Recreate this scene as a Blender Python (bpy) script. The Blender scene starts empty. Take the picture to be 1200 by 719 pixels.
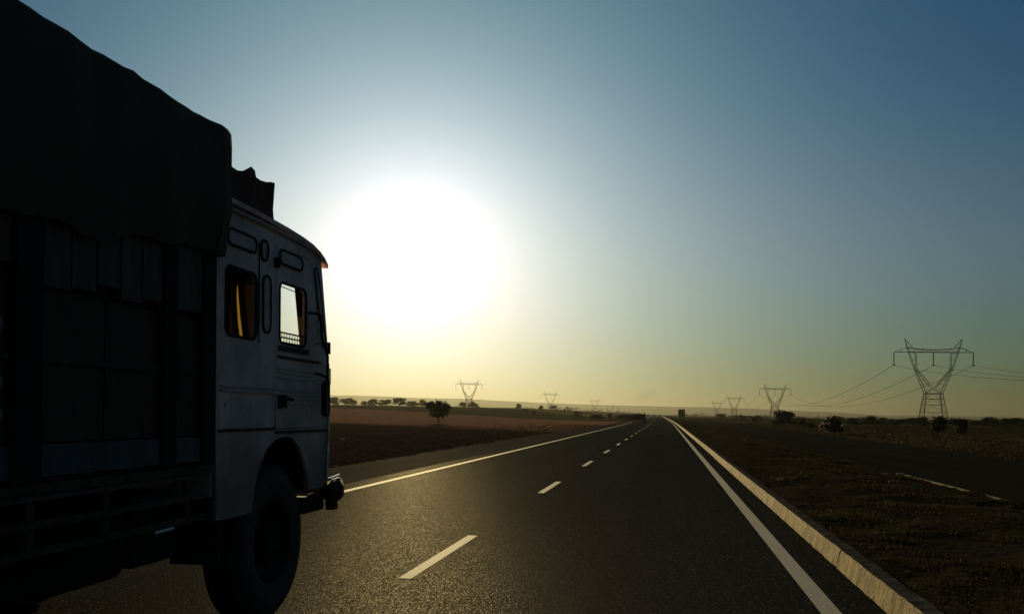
import bpy, bmesh, math, random
import numpy as np
from mathutils import Vector, Matrix, noise as mnoise

R = math.radians
S = bpy.context.scene
COL = S.collection
rng = random.Random(7)

# ------------------------------------------------------------------ camera
cam = bpy.data.cameras.new('camera')
camo = bpy.data.objects.new('camera', cam)
COL.objects.link(camo)
S.camera = camo
cam.sensor_width = 36.0
cam.lens = 31.74
cam.shift_y = 0.0754
cam.clip_start = 0.05
cam.clip_end = 30000
camo.matrix_world = (Matrix.Translation((0, 0, 1.5)) @ Matrix.Rotation(R(9.682), 4, 'Z')
                     @ Matrix.Rotation(R(91.7515), 4, 'X') @ Matrix.Rotation(R(1.0), 4, 'Z'))

# ------------------------------------------------------------------ sky, sun, exposure
SUN_AZ, SUN_EL = 16.0, 9.4          # degrees to the left of the road direction (+Y), above the horizon
sun_dir = Vector((-math.sin(R(SUN_AZ)) * math.cos(R(SUN_EL)), math.cos(R(SUN_AZ)) * math.cos(R(SUN_EL)), math.sin(R(SUN_EL))))
W = bpy.data.worlds.new('World')
S.world = W
W.use_nodes = True
nt = W.node_tree
N, LK = nt.nodes, nt.links
bg = N['Background']
SKY_STRENGTH = 0.1
bg.inputs['Strength'].default_value = SKY_STRENGTH
sk = N.new('ShaderNodeTexSky')
sk.sky_type = 'NISHITA'
sk.sun_disc = False
sk.sun_elevation = R(SUN_EL)
sk.sun_rotation = R(-SUN_AZ)
sk.air_density = 1.5
sk.dust_density = 0.3
sk.ozone_density = 3.0
sk.altitude = 0


def wmath(op, a, b=None, c=None):
    n = N.new('ShaderNodeMath')
    n.operation = op
    for i, v in enumerate((a, b, c)):
        if v is None:
            continue
        if isinstance(v, (int, float)):
            n.inputs[i].default_value = v
        else:
            LK.new(v, n.inputs[i])
    return n.outputs[0]


sep = N.new('ShaderNodeSeparateColor')
LK.new(sk.outputs[0], sep.inputs[0])
tc = N.new('ShaderNodeTexCoord')
dot = N.new('ShaderNodeVectorMath')
dot.operation = 'DOT_PRODUCT'
LK.new(tc.outputs['Generated'], dot.inputs[0])
dot.inputs[1].default_value = sun_dir
theta = wmath('MULTIPLY', wmath('ARCCOSINE', wmath('MINIMUM', dot.outputs['Value'], 0.999999)), 180 / math.pi)
glow = wmath('EXPONENT', wmath('MULTIPLY', theta, -1 / 5.0))       # dusty air round the sun
halo = wmath('EXPONENT', wmath('MULTIPLY', theta, -1 / 10.0))
sxyz = N.new('ShaderNodeSeparateXYZ')
LK.new(tc.outputs['Generated'], sxyz.inputs[0])
elev = wmath('MULTIPLY', wmath('ARCSINE', wmath('MAXIMUM', wmath('MINIMUM', sxyz.outputs[2], 0.99999), 0.0)), 180 / math.pi)
redair = wmath('ADD', wmath('MULTIPLY', wmath('EXPONENT', wmath('MULTIPLY', elev, -1 / 10.5)), 0.69), 0.31)   # reddish dust thins with height
blueair = wmath('SUBTRACT', 1.13, wmath('MULTIPLY', wmath('EXPONENT', wmath('MULTIPLY', elev, -1 / 12.0)), 0.13))
bx_ = wmath('DIVIDE', wmath('SUBTRACT', elev, 9.0), 7.0)
band = wmath('MULTIPLY', wmath('EXPONENT', wmath('MULTIPLY', wmath('MULTIPLY', bx_, bx_), -1.0)), wmath('EXPONENT', wmath('MULTIPLY', theta, -1 / 25.0)))   # dust layer lit from behind
clear = wmath('ADD', wmath('MULTIPLY', wmath('EXPONENT', wmath('MULTIPLY', wmath('MULTIPLY', theta, theta), -1 / 1000.0)), 0.28), 0.74)
chan = []
for i, (a, g, A1, A2) in enumerate(((0.118, 0.86, 1.137, 1.419), (0.290, 1.1, 0.511, 0.901), (0.548, 1.3, 0.784, 0.591))):
    v = wmath('ADD', wmath('MULTIPLY', wmath('POWER', wmath('MULTIPLY', sep.outputs[i], 0.1), g), a / SKY_STRENGTH), wmath('MULTIPLY', halo, A2 / SKY_STRENGTH))
    v = wmath('MULTIPLY', v, clear)
    if i == 0:
        v = wmath('MULTIPLY', v, redair)
    if i == 2:
        v = wmath('MULTIPLY', v, blueair)
    v = wmath('ADD', v, wmath('MULTIPLY', band, (0.155, 0.130, 0.090)[i] / SKY_STRENGTH))
    chan.append(wmath('ADD', v, wmath('MULTIPLY', glow, A1 * 1.0 / SKY_STRENGTH)))
com = N.new('ShaderNodeCombineColor')
for i in range(3):
    LK.new(chan[i], com.inputs[i])
LK.new(com.outputs[0], bg.inputs['Color'])

sl = bpy.data.lights.new('sun', 'SUN')
sl.energy = 4.6
sl.angle = R(0.5)
sl.color = (1.0, 0.76, 0.34)
so = bpy.data.objects.new('sun', sl)
COL.objects.link(so)
so.rotation_euler = (-sun_dir).to_track_quat('-Z', 'Y').to_euler()
so.location = (-40, 120, 60)

S.view_settings.view_transform = 'Standard'
S.view_settings.look = 'None'
S.view_settings.exposure = 0.0
S.view_settings.gamma = 1.0
S.render.engine = 'CYCLES'
S.cycles.use_denoising = True
S.cycles.volume_bounces = 0
S.cycles.max_bounces = 6

HAZE_DENSITY = 1.3e-4
HAZE_COLOR = (0.185, 0.195, 0.185)
HAZE_G = 0.68


# ------------------------------------------------------------------ helpers
class MB:
    """collects boxes, bars, tubes, lathes and plates and links them as ONE mesh object"""

    def __init__(self):
        self.v, self.f, self.m = [], [], []

    def add(self, vs, fs, mi=0):
        b = len(self.v)
        self.v += [tuple(p) for p in vs]
        self.f += [tuple(b + i for i in f) for f in fs]
        self.m += [mi] * len(fs)
        return self

    def box(self, lo, hi, mi=0):
        (x0, y0, z0), (x1, y1, z1) = lo, hi
        vs = [(x0, y0, z0), (x1, y0, z0), (x1, y1, z0), (x0, y1, z0), (x0, y0, z1), (x1, y0, z1), (x1, y1, z1), (x0, y1, z1)]
        return self.add(vs, [(0, 3, 2, 1), (4, 5, 6, 7), (0, 1, 5, 4), (1, 2, 6, 5), (2, 3, 7, 6), (3, 0, 4, 7)], mi)

    def tube(self, pts, r, n=8, mi=0, closed=False):
        pts = [Vector(p) for p in pts]
        rs = r if isinstance(r, (list, tuple)) else [r] * len(pts)
        up = Vector((0.13, 0.31, 0.94)).normalized()
        vs, fs = [], []
        m = len(pts)
        for i, p in enumerate(pts):
            if closed:
                t = pts[(i + 1) % m] - pts[i - 1]
            else:
                t = pts[min(i + 1, m - 1)] - pts[max(i - 1, 0)]
            t.normalize()
            a = t.cross(up)
            if a.length < 1e-3:
                a = t.cross(Vector((1, 0, 0)))
            a.normalize()
            b = t.cross(a)
            for k in range(n):
                an = 2 * math.pi * k / n
                vs.append(p + (a * math.cos(an) + b * math.sin(an)) * rs[i])
        for i in range(m if closed else m - 1):
            for k in range(n):
                j = (i + 1) % m
                fs.append((i * n + k, i * n + (k + 1) % n, j * n + (k + 1) % n, j * n + k))
        if not closed:
            fs.append(tuple(range(n))[::-1])
            fs.append(tuple((m - 1) * n + k for k in range(n)))
        return self.add(vs, fs, mi)

    def bar(self, p, q, w, mi=0):
        return self.tube([p, q], w * 0.6, 4, mi)

    def lathe_x(self, prof, c, n=40, mi=0):
        """profile of (x, radius) turned about an axis along X through c"""
        vs, fs = [], []
        for x, r in prof:
            for k in range(n):
                a = 2 * math.pi * k / n
                vs.append((c[0] + x, c[1] + r * math.cos(a), c[2] + r * math.sin(a)))
        for i in range(len(prof) - 1):
            for k in range(n):
                fs.append((i * n + k, i * n + (k + 1) % n, (i + 1) * n + (k + 1) % n, (i + 1) * n + k))
        return self.add(vs, fs, mi)

    def build(self, name, mats, parent=None, off=(0, 0, 0), smooth=False):
        me = bpy.data.meshes.new(name)
        o = Vector(off)
        me.from_pydata([tuple(Vector(p) - o) for p in self.v], [], self.f)
        for m in (mats if isinstance(mats, (list, tuple)) else [mats]):
            me.materials.append(m)
        if any(self.m):
            me.polygons.foreach_set('material_index', self.m)
        if smooth:
            me.polygons.foreach_set('use_smooth', [True] * len(me.polygons))
        me.update()
        ob = bpy.data.objects.new(name, me)
        COL.objects.link(ob)
        ob.parent = parent
        return ob


def link(name, me, parent=None):
    ob = bpy.data.objects.new(name, me)
    COL.objects.link(ob)
    ob.parent = parent
    return ob


def tag(o, label=None, cat=None, group=None, kind=None):
    for k, v in (('label', label), ('category', cat), ('group', group), ('kind', kind)):
        if v:
            o[k] = v
    return o


def empty(name, loc, rz=0.0):
    o = bpy.data.objects.new(name, None)
    o.empty_display_size = 0.3
    o.location = loc
    o.rotation_euler = (0, 0, rz)
    COL.objects.link(o)
    return o


def rrect(x0, y0, x1, y1, r, n=5):
    pts = []
    for cx, cy, a0 in ((x1 - r, y1 - r, 0), (x0 + r, y1 - r, 90), (x0 + r, y0 + r, 180), (x1 - r, y0 + r, 270)):
        for k in range(n + 1):
            a = R(a0 + 90 * k / n)
            pts.append((cx + r * math.cos(a), cy + r * math.sin(a)))
    return pts


def plate_mesh(name, outline, holes, x0, x1, mats, bevel=0.004):
    """sheet standing in the YZ plane between x0 and x1, with real openings"""
    cu = bpy.data.curves.new(name, 'CURVE')
    cu.dimensions = '2D'
    cu.fill_mode = 'BOTH'
    cu.extrude = max((x1 - x0) / 2 - bevel, 0.0005)
    cu.bevel_depth = bevel
    cu.bevel_resolution = 1
    for loop in [outline] + holes:
        sp = cu.splines.new('POLY')
        sp.points.add(len(loop) - 1)
        for i, (a, b) in enumerate(loop):
            sp.points[i].co = (a, b, 0, 1)
        sp.use_cyclic_u = True
    ob = bpy.data.objects.new(name, cu)
    COL.objects.link(ob)
    dg = bpy.context.evaluated_depsgraph_get()
    me = bpy.data.meshes.new_from_object(ob.evaluated_get(dg))
    bpy.data.objects.remove(ob)
    bpy.data.curves.remove(cu)
    co = np.empty(len(me.vertices) * 3)
    me.vertices.foreach_get('co', co)
    co = co.reshape(-1, 3)
    new = np.stack([(x0 + x1) / 2 + co[:, 2], co[:, 0], co[:, 1]], 1)
    me.vertices.foreach_set('co', new.ravel())
    me.materials.clear()
    for m in mats:
        me.materials.append(m)
    me.name = name
    me.update()
    return me


# ------------------------------------------------------------------ materials
def newmat(name):
    m = bpy.data.materials.new(name)
    m.use_nodes = True
    t = m.node_tree
    return m, t, t.nodes, t.links, t.nodes['Principled BSDF']


def noisy(name, c1, c2, scale=4.0, rough=0.7, bump=0.0, bscale=None, detail=6.0, lo=0.35, hi=0.65, metal=0.0, spec=0.3, stretch=(1, 1, 1), coords='Object'):
    m, t, n, l, p = newmat(name)
    co = n.new('ShaderNodeTexCoord')
    mp = n.new('ShaderNodeMapping')
    mp.inputs['Scale'].default_value = stretch
    l.new(co.outputs[coords], mp.inputs[0])
    tx = n.new('ShaderNodeTexNoise')
    tx.inputs['Scale'].default_value = scale
    tx.inputs['Detail'].default_value = detail
    l.new(mp.outputs[0], tx.inputs['Vector'])
    rp = n.new('ShaderNodeValToRGB')
    rp.color_ramp.elements[0].position, rp.color_ramp.elements[1].position = lo, hi
    rp.color_ramp.elements[0].color, rp.color_ramp.elements[1].color = (*c1, 1), (*c2, 1)
    l.new(tx.outputs['Fac'], rp.inputs[0])
    l.new(rp.outputs[0], p.inputs['Base Color'])
    p.inputs['Roughness'].default_value = rough
    p.inputs['Metallic'].default_value = metal
    p.inputs['Specular IOR Level'].default_value = spec
    if bump:
        b2 = n.new('ShaderNodeTexNoise')
        b2.inputs['Scale'].default_value = bscale or scale * 4
        b2.inputs['Detail'].default_value = 5
        l.new(mp.outputs[0], b2.inputs['Vector'])
        bp = n.new('ShaderNodeBump')
        bp.inputs['Strength'].default_value = 1.0
        bp.inputs['Distance'].default_value = bump
        l.new(b2.outputs['Fac'], bp.inputs['Height'])
        l.new(bp.outputs[0], p.inputs['Normal'])
    return m


M = {}


def cabmat():
    """old white paint: grime in patches, streaks under the seams, a mud tone low down that paints in shade"""
    m, t, n, l, p = newmat('cab_paint')
    co = n.new('ShaderNodeTexCoord')

    def nz(scale, detail, stretch=(1, 1, 1)):
        mp = n.new('ShaderNodeMapping')
        mp.inputs['Scale'].default_value = stretch
        l.new(co.outputs['Object'], mp.inputs[0])
        q = n.new('ShaderNodeTexNoise')
        q.inputs['Scale'].default_value = scale
        q.inputs['Detail'].default_value = detail
        q.inputs['Roughness'].default_value = 0.65
        l.new(mp.outputs[0], q.inputs['Vector'])
        return q.outputs['Fac']

    def mix(fac, c1, c2):
        q = n.new('ShaderNodeMixRGB')
        l.new(fac, q.inputs[0])
        for i, c in ((1, c1), (2, c2)):
            if isinstance(c, tuple):
                q.inputs[i].default_value = (*c, 1)
            else:
                l.new(c, q.inputs[i])
        return q.outputs[0]

    def rng_(fac, a, b, c=0.0, d=1.0):
        q = n.new('ShaderNodeMapRange')
        for i, v in enumerate((a, b, c, d)):
            q.inputs[i + 1].default_value = v
        l.new(fac, q.inputs[0])
        return q.outputs[0]

    c = mix(rng_(nz(1.7, 10), 0.44, 0.60), (0.64, 0.43, 0.385), (0.94, 0.655, 0.585))
    c = mix(rng_(nz(5.0, 6, (1, 3.0, 0.35)), 0.56, 0.74, 0.0, 0.6), c, (0.20, 0.13, 0.095))
    c = mix(rng_(nz(9.0, 4), 0.66, 0.74, 0.0, 0.8), c, (0.10, 0.055, 0.035))
    sp = n.new('ShaderNodeSeparateXYZ')
    l.new(co.outputs['Object'], sp.inputs[0])
    ad = n.new('ShaderNodeMath')
    ad.operation = 'MULTIPLY_ADD'
    l.new(nz(3.0, 8), ad.inputs[0])
    ad.inputs[1].default_value = 0.9
    l.new(sp.outputs[2], ad.inputs[2])
    c = mix(rng_(ad.outputs[0], 1.95, 1.45, 0.0, 0.8), c, (0.16, 0.12, 0.095))  # brownish tone paints the lower cab darker, in place of shade
    l.new(c, p.inputs['Base Color'])
    p.inputs['Roughness'].default_value = 0.6
    p.inputs['Specular IOR Level'].default_value = 0.25
    bp = n.new('ShaderNodeBump')
    bp.inputs['Strength'].default_value = 1.0
    bp.inputs['Distance'].default_value = 0.03
    l.new(nz(1.6, 2), bp.inputs['Height'])
    l.new(bp.outputs[0], p.inputs['Normal'])
    return m


M['cab'] = cabmat()
M['cab_trim'] = noisy('cab_trim_paint', (0.36, 0.29, 0.27), (0.60, 0.49, 0.46), 5, 0.5)
M['cab_panel'] = noisy('cab_panel_paint', (0.40, 0.28, 0.27), (0.62, 0.45, 0.43), 4, 0.5)
M['rubber'] = noisy('rubber', (0.012, 0.012, 0.012), (0.03, 0.03, 0.028), 6, 0.75, 0.002, 60)
M['panel_rubber'] = noisy('aged_rubber_bead', (0.045, 0.036, 0.034), (0.085, 0.068, 0.064), 8, 0.8, spec=0.05)
M['black'] = noisy('black_steel', (0.010, 0.010, 0.010), (0.028, 0.026, 0.024), 5, 0.8, spec=0.06)
M['rim'] = noisy('rim_steel', (0.012, 0.011, 0.010), (0.032, 0.028, 0.024), 9, 0.85, spec=0.05)
M['chrome'] = noisy('worn_chrome', (0.45, 0.44, 0.42), (0.65, 0.64, 0.62), 9, 0.22, metal=1.0)
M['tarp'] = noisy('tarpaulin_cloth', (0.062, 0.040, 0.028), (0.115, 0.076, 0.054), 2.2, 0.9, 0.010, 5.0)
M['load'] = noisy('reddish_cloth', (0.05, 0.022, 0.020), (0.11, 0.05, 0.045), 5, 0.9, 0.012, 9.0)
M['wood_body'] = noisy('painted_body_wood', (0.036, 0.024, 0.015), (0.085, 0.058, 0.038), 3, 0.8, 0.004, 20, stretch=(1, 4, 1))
M['wood_pale'] = noisy('pale_body_board', (0.042, 0.031, 0.023), (0.085, 0.064, 0.048), 3.5, 0.7, 0.004, 20, stretch=(1, 5, 0.7))
M['wood_red'] = noisy('dull_red_board', (0.06, 0.018, 0.014), (0.11, 0.035, 0.028), 3.5, 0.7, 0.004, 20, stretch=(1, 5, 0.7))
M['body_blue'] = noisy('faded_blue_board', (0.025, 0.036, 0.046), (0.05, 0.066, 0.082), 4, 0.6, 0.003, 20)
M['paint_mark'] = noisy('pale_lettering_paint', (0.14, 0.15, 0.16), (0.22, 0.23, 0.24), 10, 0.6)
M['interior'] = noisy('cab_interior', (0.02, 0.017, 0.013), (0.045, 0.038, 0.03), 4, 0.9)
M['concrete'] = None
M['steel_tower'] = noisy('weathered_steel', (0.05, 0.05, 0.05), (0.09, 0.09, 0.087), 1.5, 0.8, spec=0.05)
M['wire'] = noisy('weathered_wire', (0.03, 0.03, 0.03), (0.05, 0.05, 0.05), 1.0, 0.95, spec=0.0)
M['insulator'] = noisy('brown_porcelain', (0.03, 0.028, 0.026), (0.05, 0.046, 0.042), 3, 0.8, spec=0.05)
M['bark'] = noisy('bark', (0.05, 0.038, 0.028), (0.10, 0.08, 0.06), 8, 0.9, 0.01, 20, stretch=(1, 1, 0.3))
M['stone'] = noisy('tan_stone', (0.24, 0.125, 0.04), (0.38, 0.21, 0.075), 14, 0.9, 0.01, 30)
M['far_truck'] = noisy('far_truck_paint', (0.016, 0.015, 0.015), (0.035, 0.032, 0.030), 2, 0.9, spec=0.05)
M['car_white'] = noisy('white_car_paint', (0.65, 0.65, 0.63), (0.78, 0.78, 0.76), 2, 0.3)
M['car_dark'] = noisy('dark_car_paint', (0.03, 0.03, 0.035), (0.06, 0.06, 0.065), 2, 0.3)


def leafmat(name, c1, c2, share=0.12):
    m, t, n, l, p = newmat(name)
    gi = n.new('ShaderNodeNewGeometry')
    rp = n.new('ShaderNodeValToRGB')
    rp.color_ramp.elements[0].color, rp.color_ramp.elements[1].color = (*c1, 1), (*c2, 1)
    l.new(gi.outputs['Random Per Island'], rp.inputs[0])
    l.new(rp.outputs[0], p.inputs['Base Color'])
    p.inputs['Roughness'].default_value = 0.6
    p.inputs['Specular IOR Level'].default_value = 0.02
    tr = n.new('ShaderNodeBsdfTranslucent')
    l.new(rp.outputs[0], tr.inputs[0])
    mx = n.new('ShaderNodeMixShader')
    mx.inputs[0].default_value = share
    l.new(p.outputs[0], mx.inputs[1])
    l.new(tr.outputs[0], mx.inputs[2])
    l.new(mx.outputs[0], n['Material Output'].inputs[0])
    return m


M['leaf'] = leafmat('dark_leaf', (0.014, 0.018, 0.008), (0.042, 0.044, 0.020))
M['leaf_brown'] = leafmat('brown_leaf', (0.035, 0.026, 0.018), (0.075, 0.055, 0.035))
M['grass'] = leafmat('dry_grass_blade', (0.015, 0.012, 0.008), (0.030, 0.024, 0.015), 0.45)
M['grass_soil'] = leafmat('brown_stubble_blade', (0.014, 0.009, 0.007), (0.045, 0.026, 0.020), 0.05)


def translucent(name, c, share):
    m, t, n, l, p = newmat(name)
    p.inputs['Base Color'].default_value = (*c, 1)
    p.inputs['Roughness'].default_value = 0.9
    tr = n.new('ShaderNodeBsdfTranslucent')
    co = n.new('ShaderNodeTexCoord')
    wv = n.new('ShaderNodeTexNoise')
    wv.inputs['Scale'].default_value = 14
    l.new(co.outputs['Object'], wv.inputs['Vector'])
    hs = n.new('ShaderNodeMixRGB')
    hs.inputs[1].default_value = (*[q * 0.6 for q in c], 1)
    hs.inputs[2].default_value = (*c, 1)
    l.new(wv.outputs['Fac'], hs.inputs[0])
    l.new(hs.outputs[0], tr.inputs[0])
    l.new(hs.outputs[0], p.inputs['Base Color'])
    mx = n.new('ShaderNodeMixShader')
    mx.inputs[0].default_value = share
    l.new(p.outputs[0], mx.inputs[1])
    l.new(tr.outputs[0], mx.inputs[2])
    l.new(mx.outputs[0], n['Material Output'].inputs[0])
    return m


M['white_scrap'] = translucent('white_plastic_scrap', (0.80, 0.76, 0.70), 0.45)
M['curtain'] = translucent('brown_curtain_cloth', (0.045, 0.030, 0.017), 0.15)
M['yellow_cloth'] = translucent('yellow_cloth', (0.62, 0.42, 0.10), 0.35)


def glassmat(name):
    m, t, n, l, p = newmat(name)
    gl = n.new('ShaderNodeBsdfGlossy')
    gl.inputs['Roughness'].default_value = 0.03
    tp = n.new('ShaderNodeBsdfTransparent')
    tp.inputs[0].default_value = (0.93, 0.95, 0.94, 1)
    fr = n.new('ShaderNodeFresnel')
    fr.inputs[0].default_value = 1.45
    mx = n.new('ShaderNodeMixShader')
    l.new(fr.outputs[0], mx.inputs[0])
    l.new(tp.outputs[0], mx.inputs[1])
    l.new(gl.outputs[0], mx.inputs[2])
    l.new(mx.outputs[0], n['Material Output'].inputs[0])
    return m


M['glass'] = glassmat('window_glass')


def asphaltmat(name, c1, c2, rough, bump=0.004, glint=0.30, gloss=0.0115):
    m, t, n, l, p = newmat(name)
    co = n.new('ShaderNodeNewGeometry')
    vo = n.new('ShaderNodeTexVoronoi')
    vo.inputs['Scale'].default_value = 70
    l.new(co.outputs['Position'], vo.inputs['Vector'])
    rnd = n.new('ShaderNodeSeparateColor')
    l.new(vo.outputs['Color'], rnd.inputs[0])
    nz = n.new('ShaderNodeTexNoise')
    nz.inputs['Scale'].default_value = 0.55
    nz.inputs['Detail'].default_value = 8
    nz.inputs['Roughness'].default_value = 0.65
    mp = n.new('ShaderNodeMapping')
    mp.inputs['Scale'].default_value = (1.6, 0.16, 1)
    l.new(co.outputs['Position'], mp.inputs[0])
    l.new(mp.outputs[0], nz.inputs['Vector'])
    rp = n.new('ShaderNodeValToRGB')
    e = rp.color_ramp.elements
    e[0].position, e[1].position = 0.0, 1.0
    e[0].color, e[1].color = (*c1, 1), (*c2, 1)
    k = e.new(0.80)
    k.color = (*[(a + b) / 2 for a, b in zip(c1, c2)], 1)
    k = e.new(0.93)
    k.color = (*[b * 1.1 for b in c2], 1)
    e[-1].color = (glint, glint * 0.9, glint * 0.75, 1)  # brightest cells painted pale to stand in for sun sparkle
    l.new(rnd.outputs[0], rp.inputs[0])
    mul = n.new('ShaderNodeMixRGB')
    mul.blend_type = 'MULTIPLY'
    mul.inputs[0].default_value = 1.0
    sx_ = n.new('ShaderNodeSeparateXYZ')                    # wheel paths, a little darker and smoother
    l.new(co.outputs['Position'], sx_.inputs[0])
    wv = n.new('ShaderNodeMath')
    wv.operation = 'MULTIPLY'
    wv.inputs[1].default_value = 2 * math.pi / 1.75
    l.new(sx_.outputs[0], wv.inputs[0])
    sn = n.new('ShaderNodeMath')
    sn.operation = 'SINE'
    l.new(wv.outputs[0], sn.inputs[0])
    nsum = n.new('ShaderNodeMath')
    nsum.operation = 'MULTIPLY_ADD'
    l.new(sn.outputs[0], nsum.inputs[0])
    nsum.inputs[1].default_value = 0.07
    l.new(nz.outputs['Fac'], nsum.inputs[2])
    r2 = n.new('ShaderNodeValToRGB')
    r2.color_ramp.elements[0].position, r2.color_ramp.elements[1].position = 0.3, 0.7
    r2.color_ramp.elements[0].color, r2.color_ramp.elements[1].color = (0.72, 0.72, 0.72, 1), (1.15, 1.13, 1.1, 1)
    l.new(nsum.outputs[0], r2.inputs[0])
    l.new(rp.outputs[0], mul.inputs[1])
    l.new(r2.outputs[0], mul.inputs[2])
    l.new(mul.outputs[0], p.inputs['Base Color'])
    # roughness differs stone by stone, so some facets glint
    rr = n.new('ShaderNodeMapRange')
    rr.inputs[3].default_value, rr.inputs[4].default_value = rough - 0.25, min(1.0, rough + 0.15)
    l.new(rnd.outputs[1], rr.inputs[0])
    l.new(rr.outputs[0], p.inputs['Roughness'])
    p.inputs['Specular IOR Level'].default_value = 0.0
    bp = n.new('ShaderNodeBump')
    bp.inputs['Strength'].default_value = 0.9
    bp.inputs['Distance'].default_value = bump
    ad = n.new('ShaderNodeMath')
    ad.operation = 'ADD'
    l.new(vo.outputs['Distance'], ad.inputs[0])
    l.new(rnd.outputs[2], ad.inputs[1])
    l.new(ad.outputs[0], bp.inputs['Height'])
    df = n.new('ShaderNodeBsdfDiffuse')
    df.inputs['Roughness'].default_value = 0.6
    l.new(mul.outputs[0], df.inputs['Color'])
    l.new(bp.outputs[0], df.inputs['Normal'])
    gl = n.new('ShaderNodeBsdfGlossy')
    l.new(rr.outputs[0], gl.inputs['Roughness'])
    l.new(bp.outputs[0], gl.inputs['Normal'])
    gl.inputs['Color'].default_value = (1.0, 0.95, 0.85, 1)
    mx = n.new('ShaderNodeMixShader')
    mx.inputs[0].default_value = gloss
    l.new(df.outputs[0], mx.inputs[1])
    l.new(gl.outputs[0], mx.inputs[2])
    l.new(mx.outputs[0], n['Material Output'].inputs[0])
    return m


M['asphalt'] = asphaltmat('asphalt', (0.014, 0.0145, 0.0145), (0.036, 0.036, 0.034), 0.58)
M['asphalt_worn'] = asphaltmat('worn_shoulder_asphalt', (0.05, 0.042, 0.036), (0.10, 0.085, 0.072), 0.8, glint=0.22)
M['asphalt_dark'] = asphaltmat('dark_asphalt', (0.018, 0.016, 0.013), (0.042, 0.037, 0.030), 0.85, glint=0.10, gloss=0.006)


def paintmat():
    m, t, n, l, p = newmat('road_paint')
    co = n.new('ShaderNodeNewGeometry')
    nz = n.new('ShaderNodeTexNoise')
    nz.inputs['Scale'].default_value = 26
    nz.inputs['Detail'].default_value = 8
    nz.inputs['Roughness'].default_value = 0.75
    l.new(co.outputs['Position'], nz.inputs['Vector'])
    rp = n.new('ShaderNodeValToRGB')
    rp.color_ramp.elements[0].position, rp.color_ramp.elements[1].position = 0.30, 0.50
    rp.color_ramp.elements[0].color, rp.color_ramp.elements[1].color = (0.15, 0.145, 0.13, 1), (0.41, 0.40, 0.375, 1)
    l.new(nz.outputs['Fac'], rp.inputs[0])
    l.new(rp.outputs[0], p.inputs['Base Color'])
    p.inputs['Roughness'].default_value = 0.72
    p.inputs['Specular IOR Level'].default_value = 0.035
    bp = n.new('ShaderNodeBump')
    bp.inputs['Distance'].default_value = 0.003
    l.new(nz.outputs['Fac'], bp.inputs['Height'])
    l.new(bp.outputs[0], p.inputs['Normal'])
    return m


M['road_paint'] = paintmat()


def concretemat():
    m, t, n, l, p = newmat('kerb_concrete')
    co = n.new('ShaderNodeNewGeometry')
    a = n.new('ShaderNodeTexNoise')
    a.inputs['Scale'].default_value = 3.2
    a.inputs['Detail'].default_value = 9
    a.inputs['Roughness'].default_value = 0.7
    l.new(co.outputs['Position'], a.inputs['Vector'])
    rp = n.new('ShaderNodeValToRGB')
    e = rp.color_ramp.elements
    e[0].position, e[1].position = 0.32, 0.66
    e[0].color, e[1].color = (0.105, 0.074, 0.038, 1), (0.39, 0.31, 0.175, 1)
    l.new(a.outputs['Fac'], rp.inputs[0])
    # thin vertical runs of dirt down the face
    mp = n.new('ShaderNodeMapping')
    mp.inputs['Scale'].default_value = (0.6, 8.0, 0.5)
    l.new(co.outputs['Position'], mp.inputs[0])
    b = n.new('ShaderNodeTexNoise')
    b.inputs['Scale'].default_value = 1.7
    b.inputs['Detail'].default_value = 5
    l.new(mp.outputs[0], b.inputs['Vector'])
    r2 = n.new('ShaderNodeValToRGB')
    r2.color_ramp.elements[0].position, r2.color_ramp.elements[1].position = 0.38, 0.58
    r2.color_ramp.elements[0].color, r2.color_ramp.elements[1].color = (0.62, 0.57, 0.48, 1), (1, 1, 1, 1)
    l.new(b.outputs['Fac'], r2.inputs[0])
    mul = n.new('ShaderNodeMixRGB')
    mul.blend_type = 'MULTIPLY'
    mul.inputs[0].default_value = 1.0
    l.new(rp.outputs[0], mul.inputs[1])
    l.new(r2.outputs[0], mul.inputs[2])
    l.new(mul.outputs[0], p.inputs['Base Color'])
    p.inputs['Roughness'].default_value = 0.9
    p.inputs['Specular IOR Level'].default_value = 0.15
    c = n.new('ShaderNodeTexNoise')
    c.inputs['Scale'].default_value = 26
    c.inputs['Detail'].default_value = 6
    l.new(co.outputs['Position'], c.inputs['Vector'])
    bp = n.new('ShaderNodeBump')
    bp.inputs['Distance'].default_value = 0.014
    l.new(c.outputs['Fac'], bp.inputs['Height'])
    l.new(bp.outputs[0], p.inputs['Normal'])
    return m


M['concrete'] = concretemat()
M['kerb_top'] = noisy('dirt_covered_concrete', (0.028, 0.027, 0.026), (0.085, 0.082, 0.078), 6, 0.95, 0.006, 40, spec=0.0)


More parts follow.
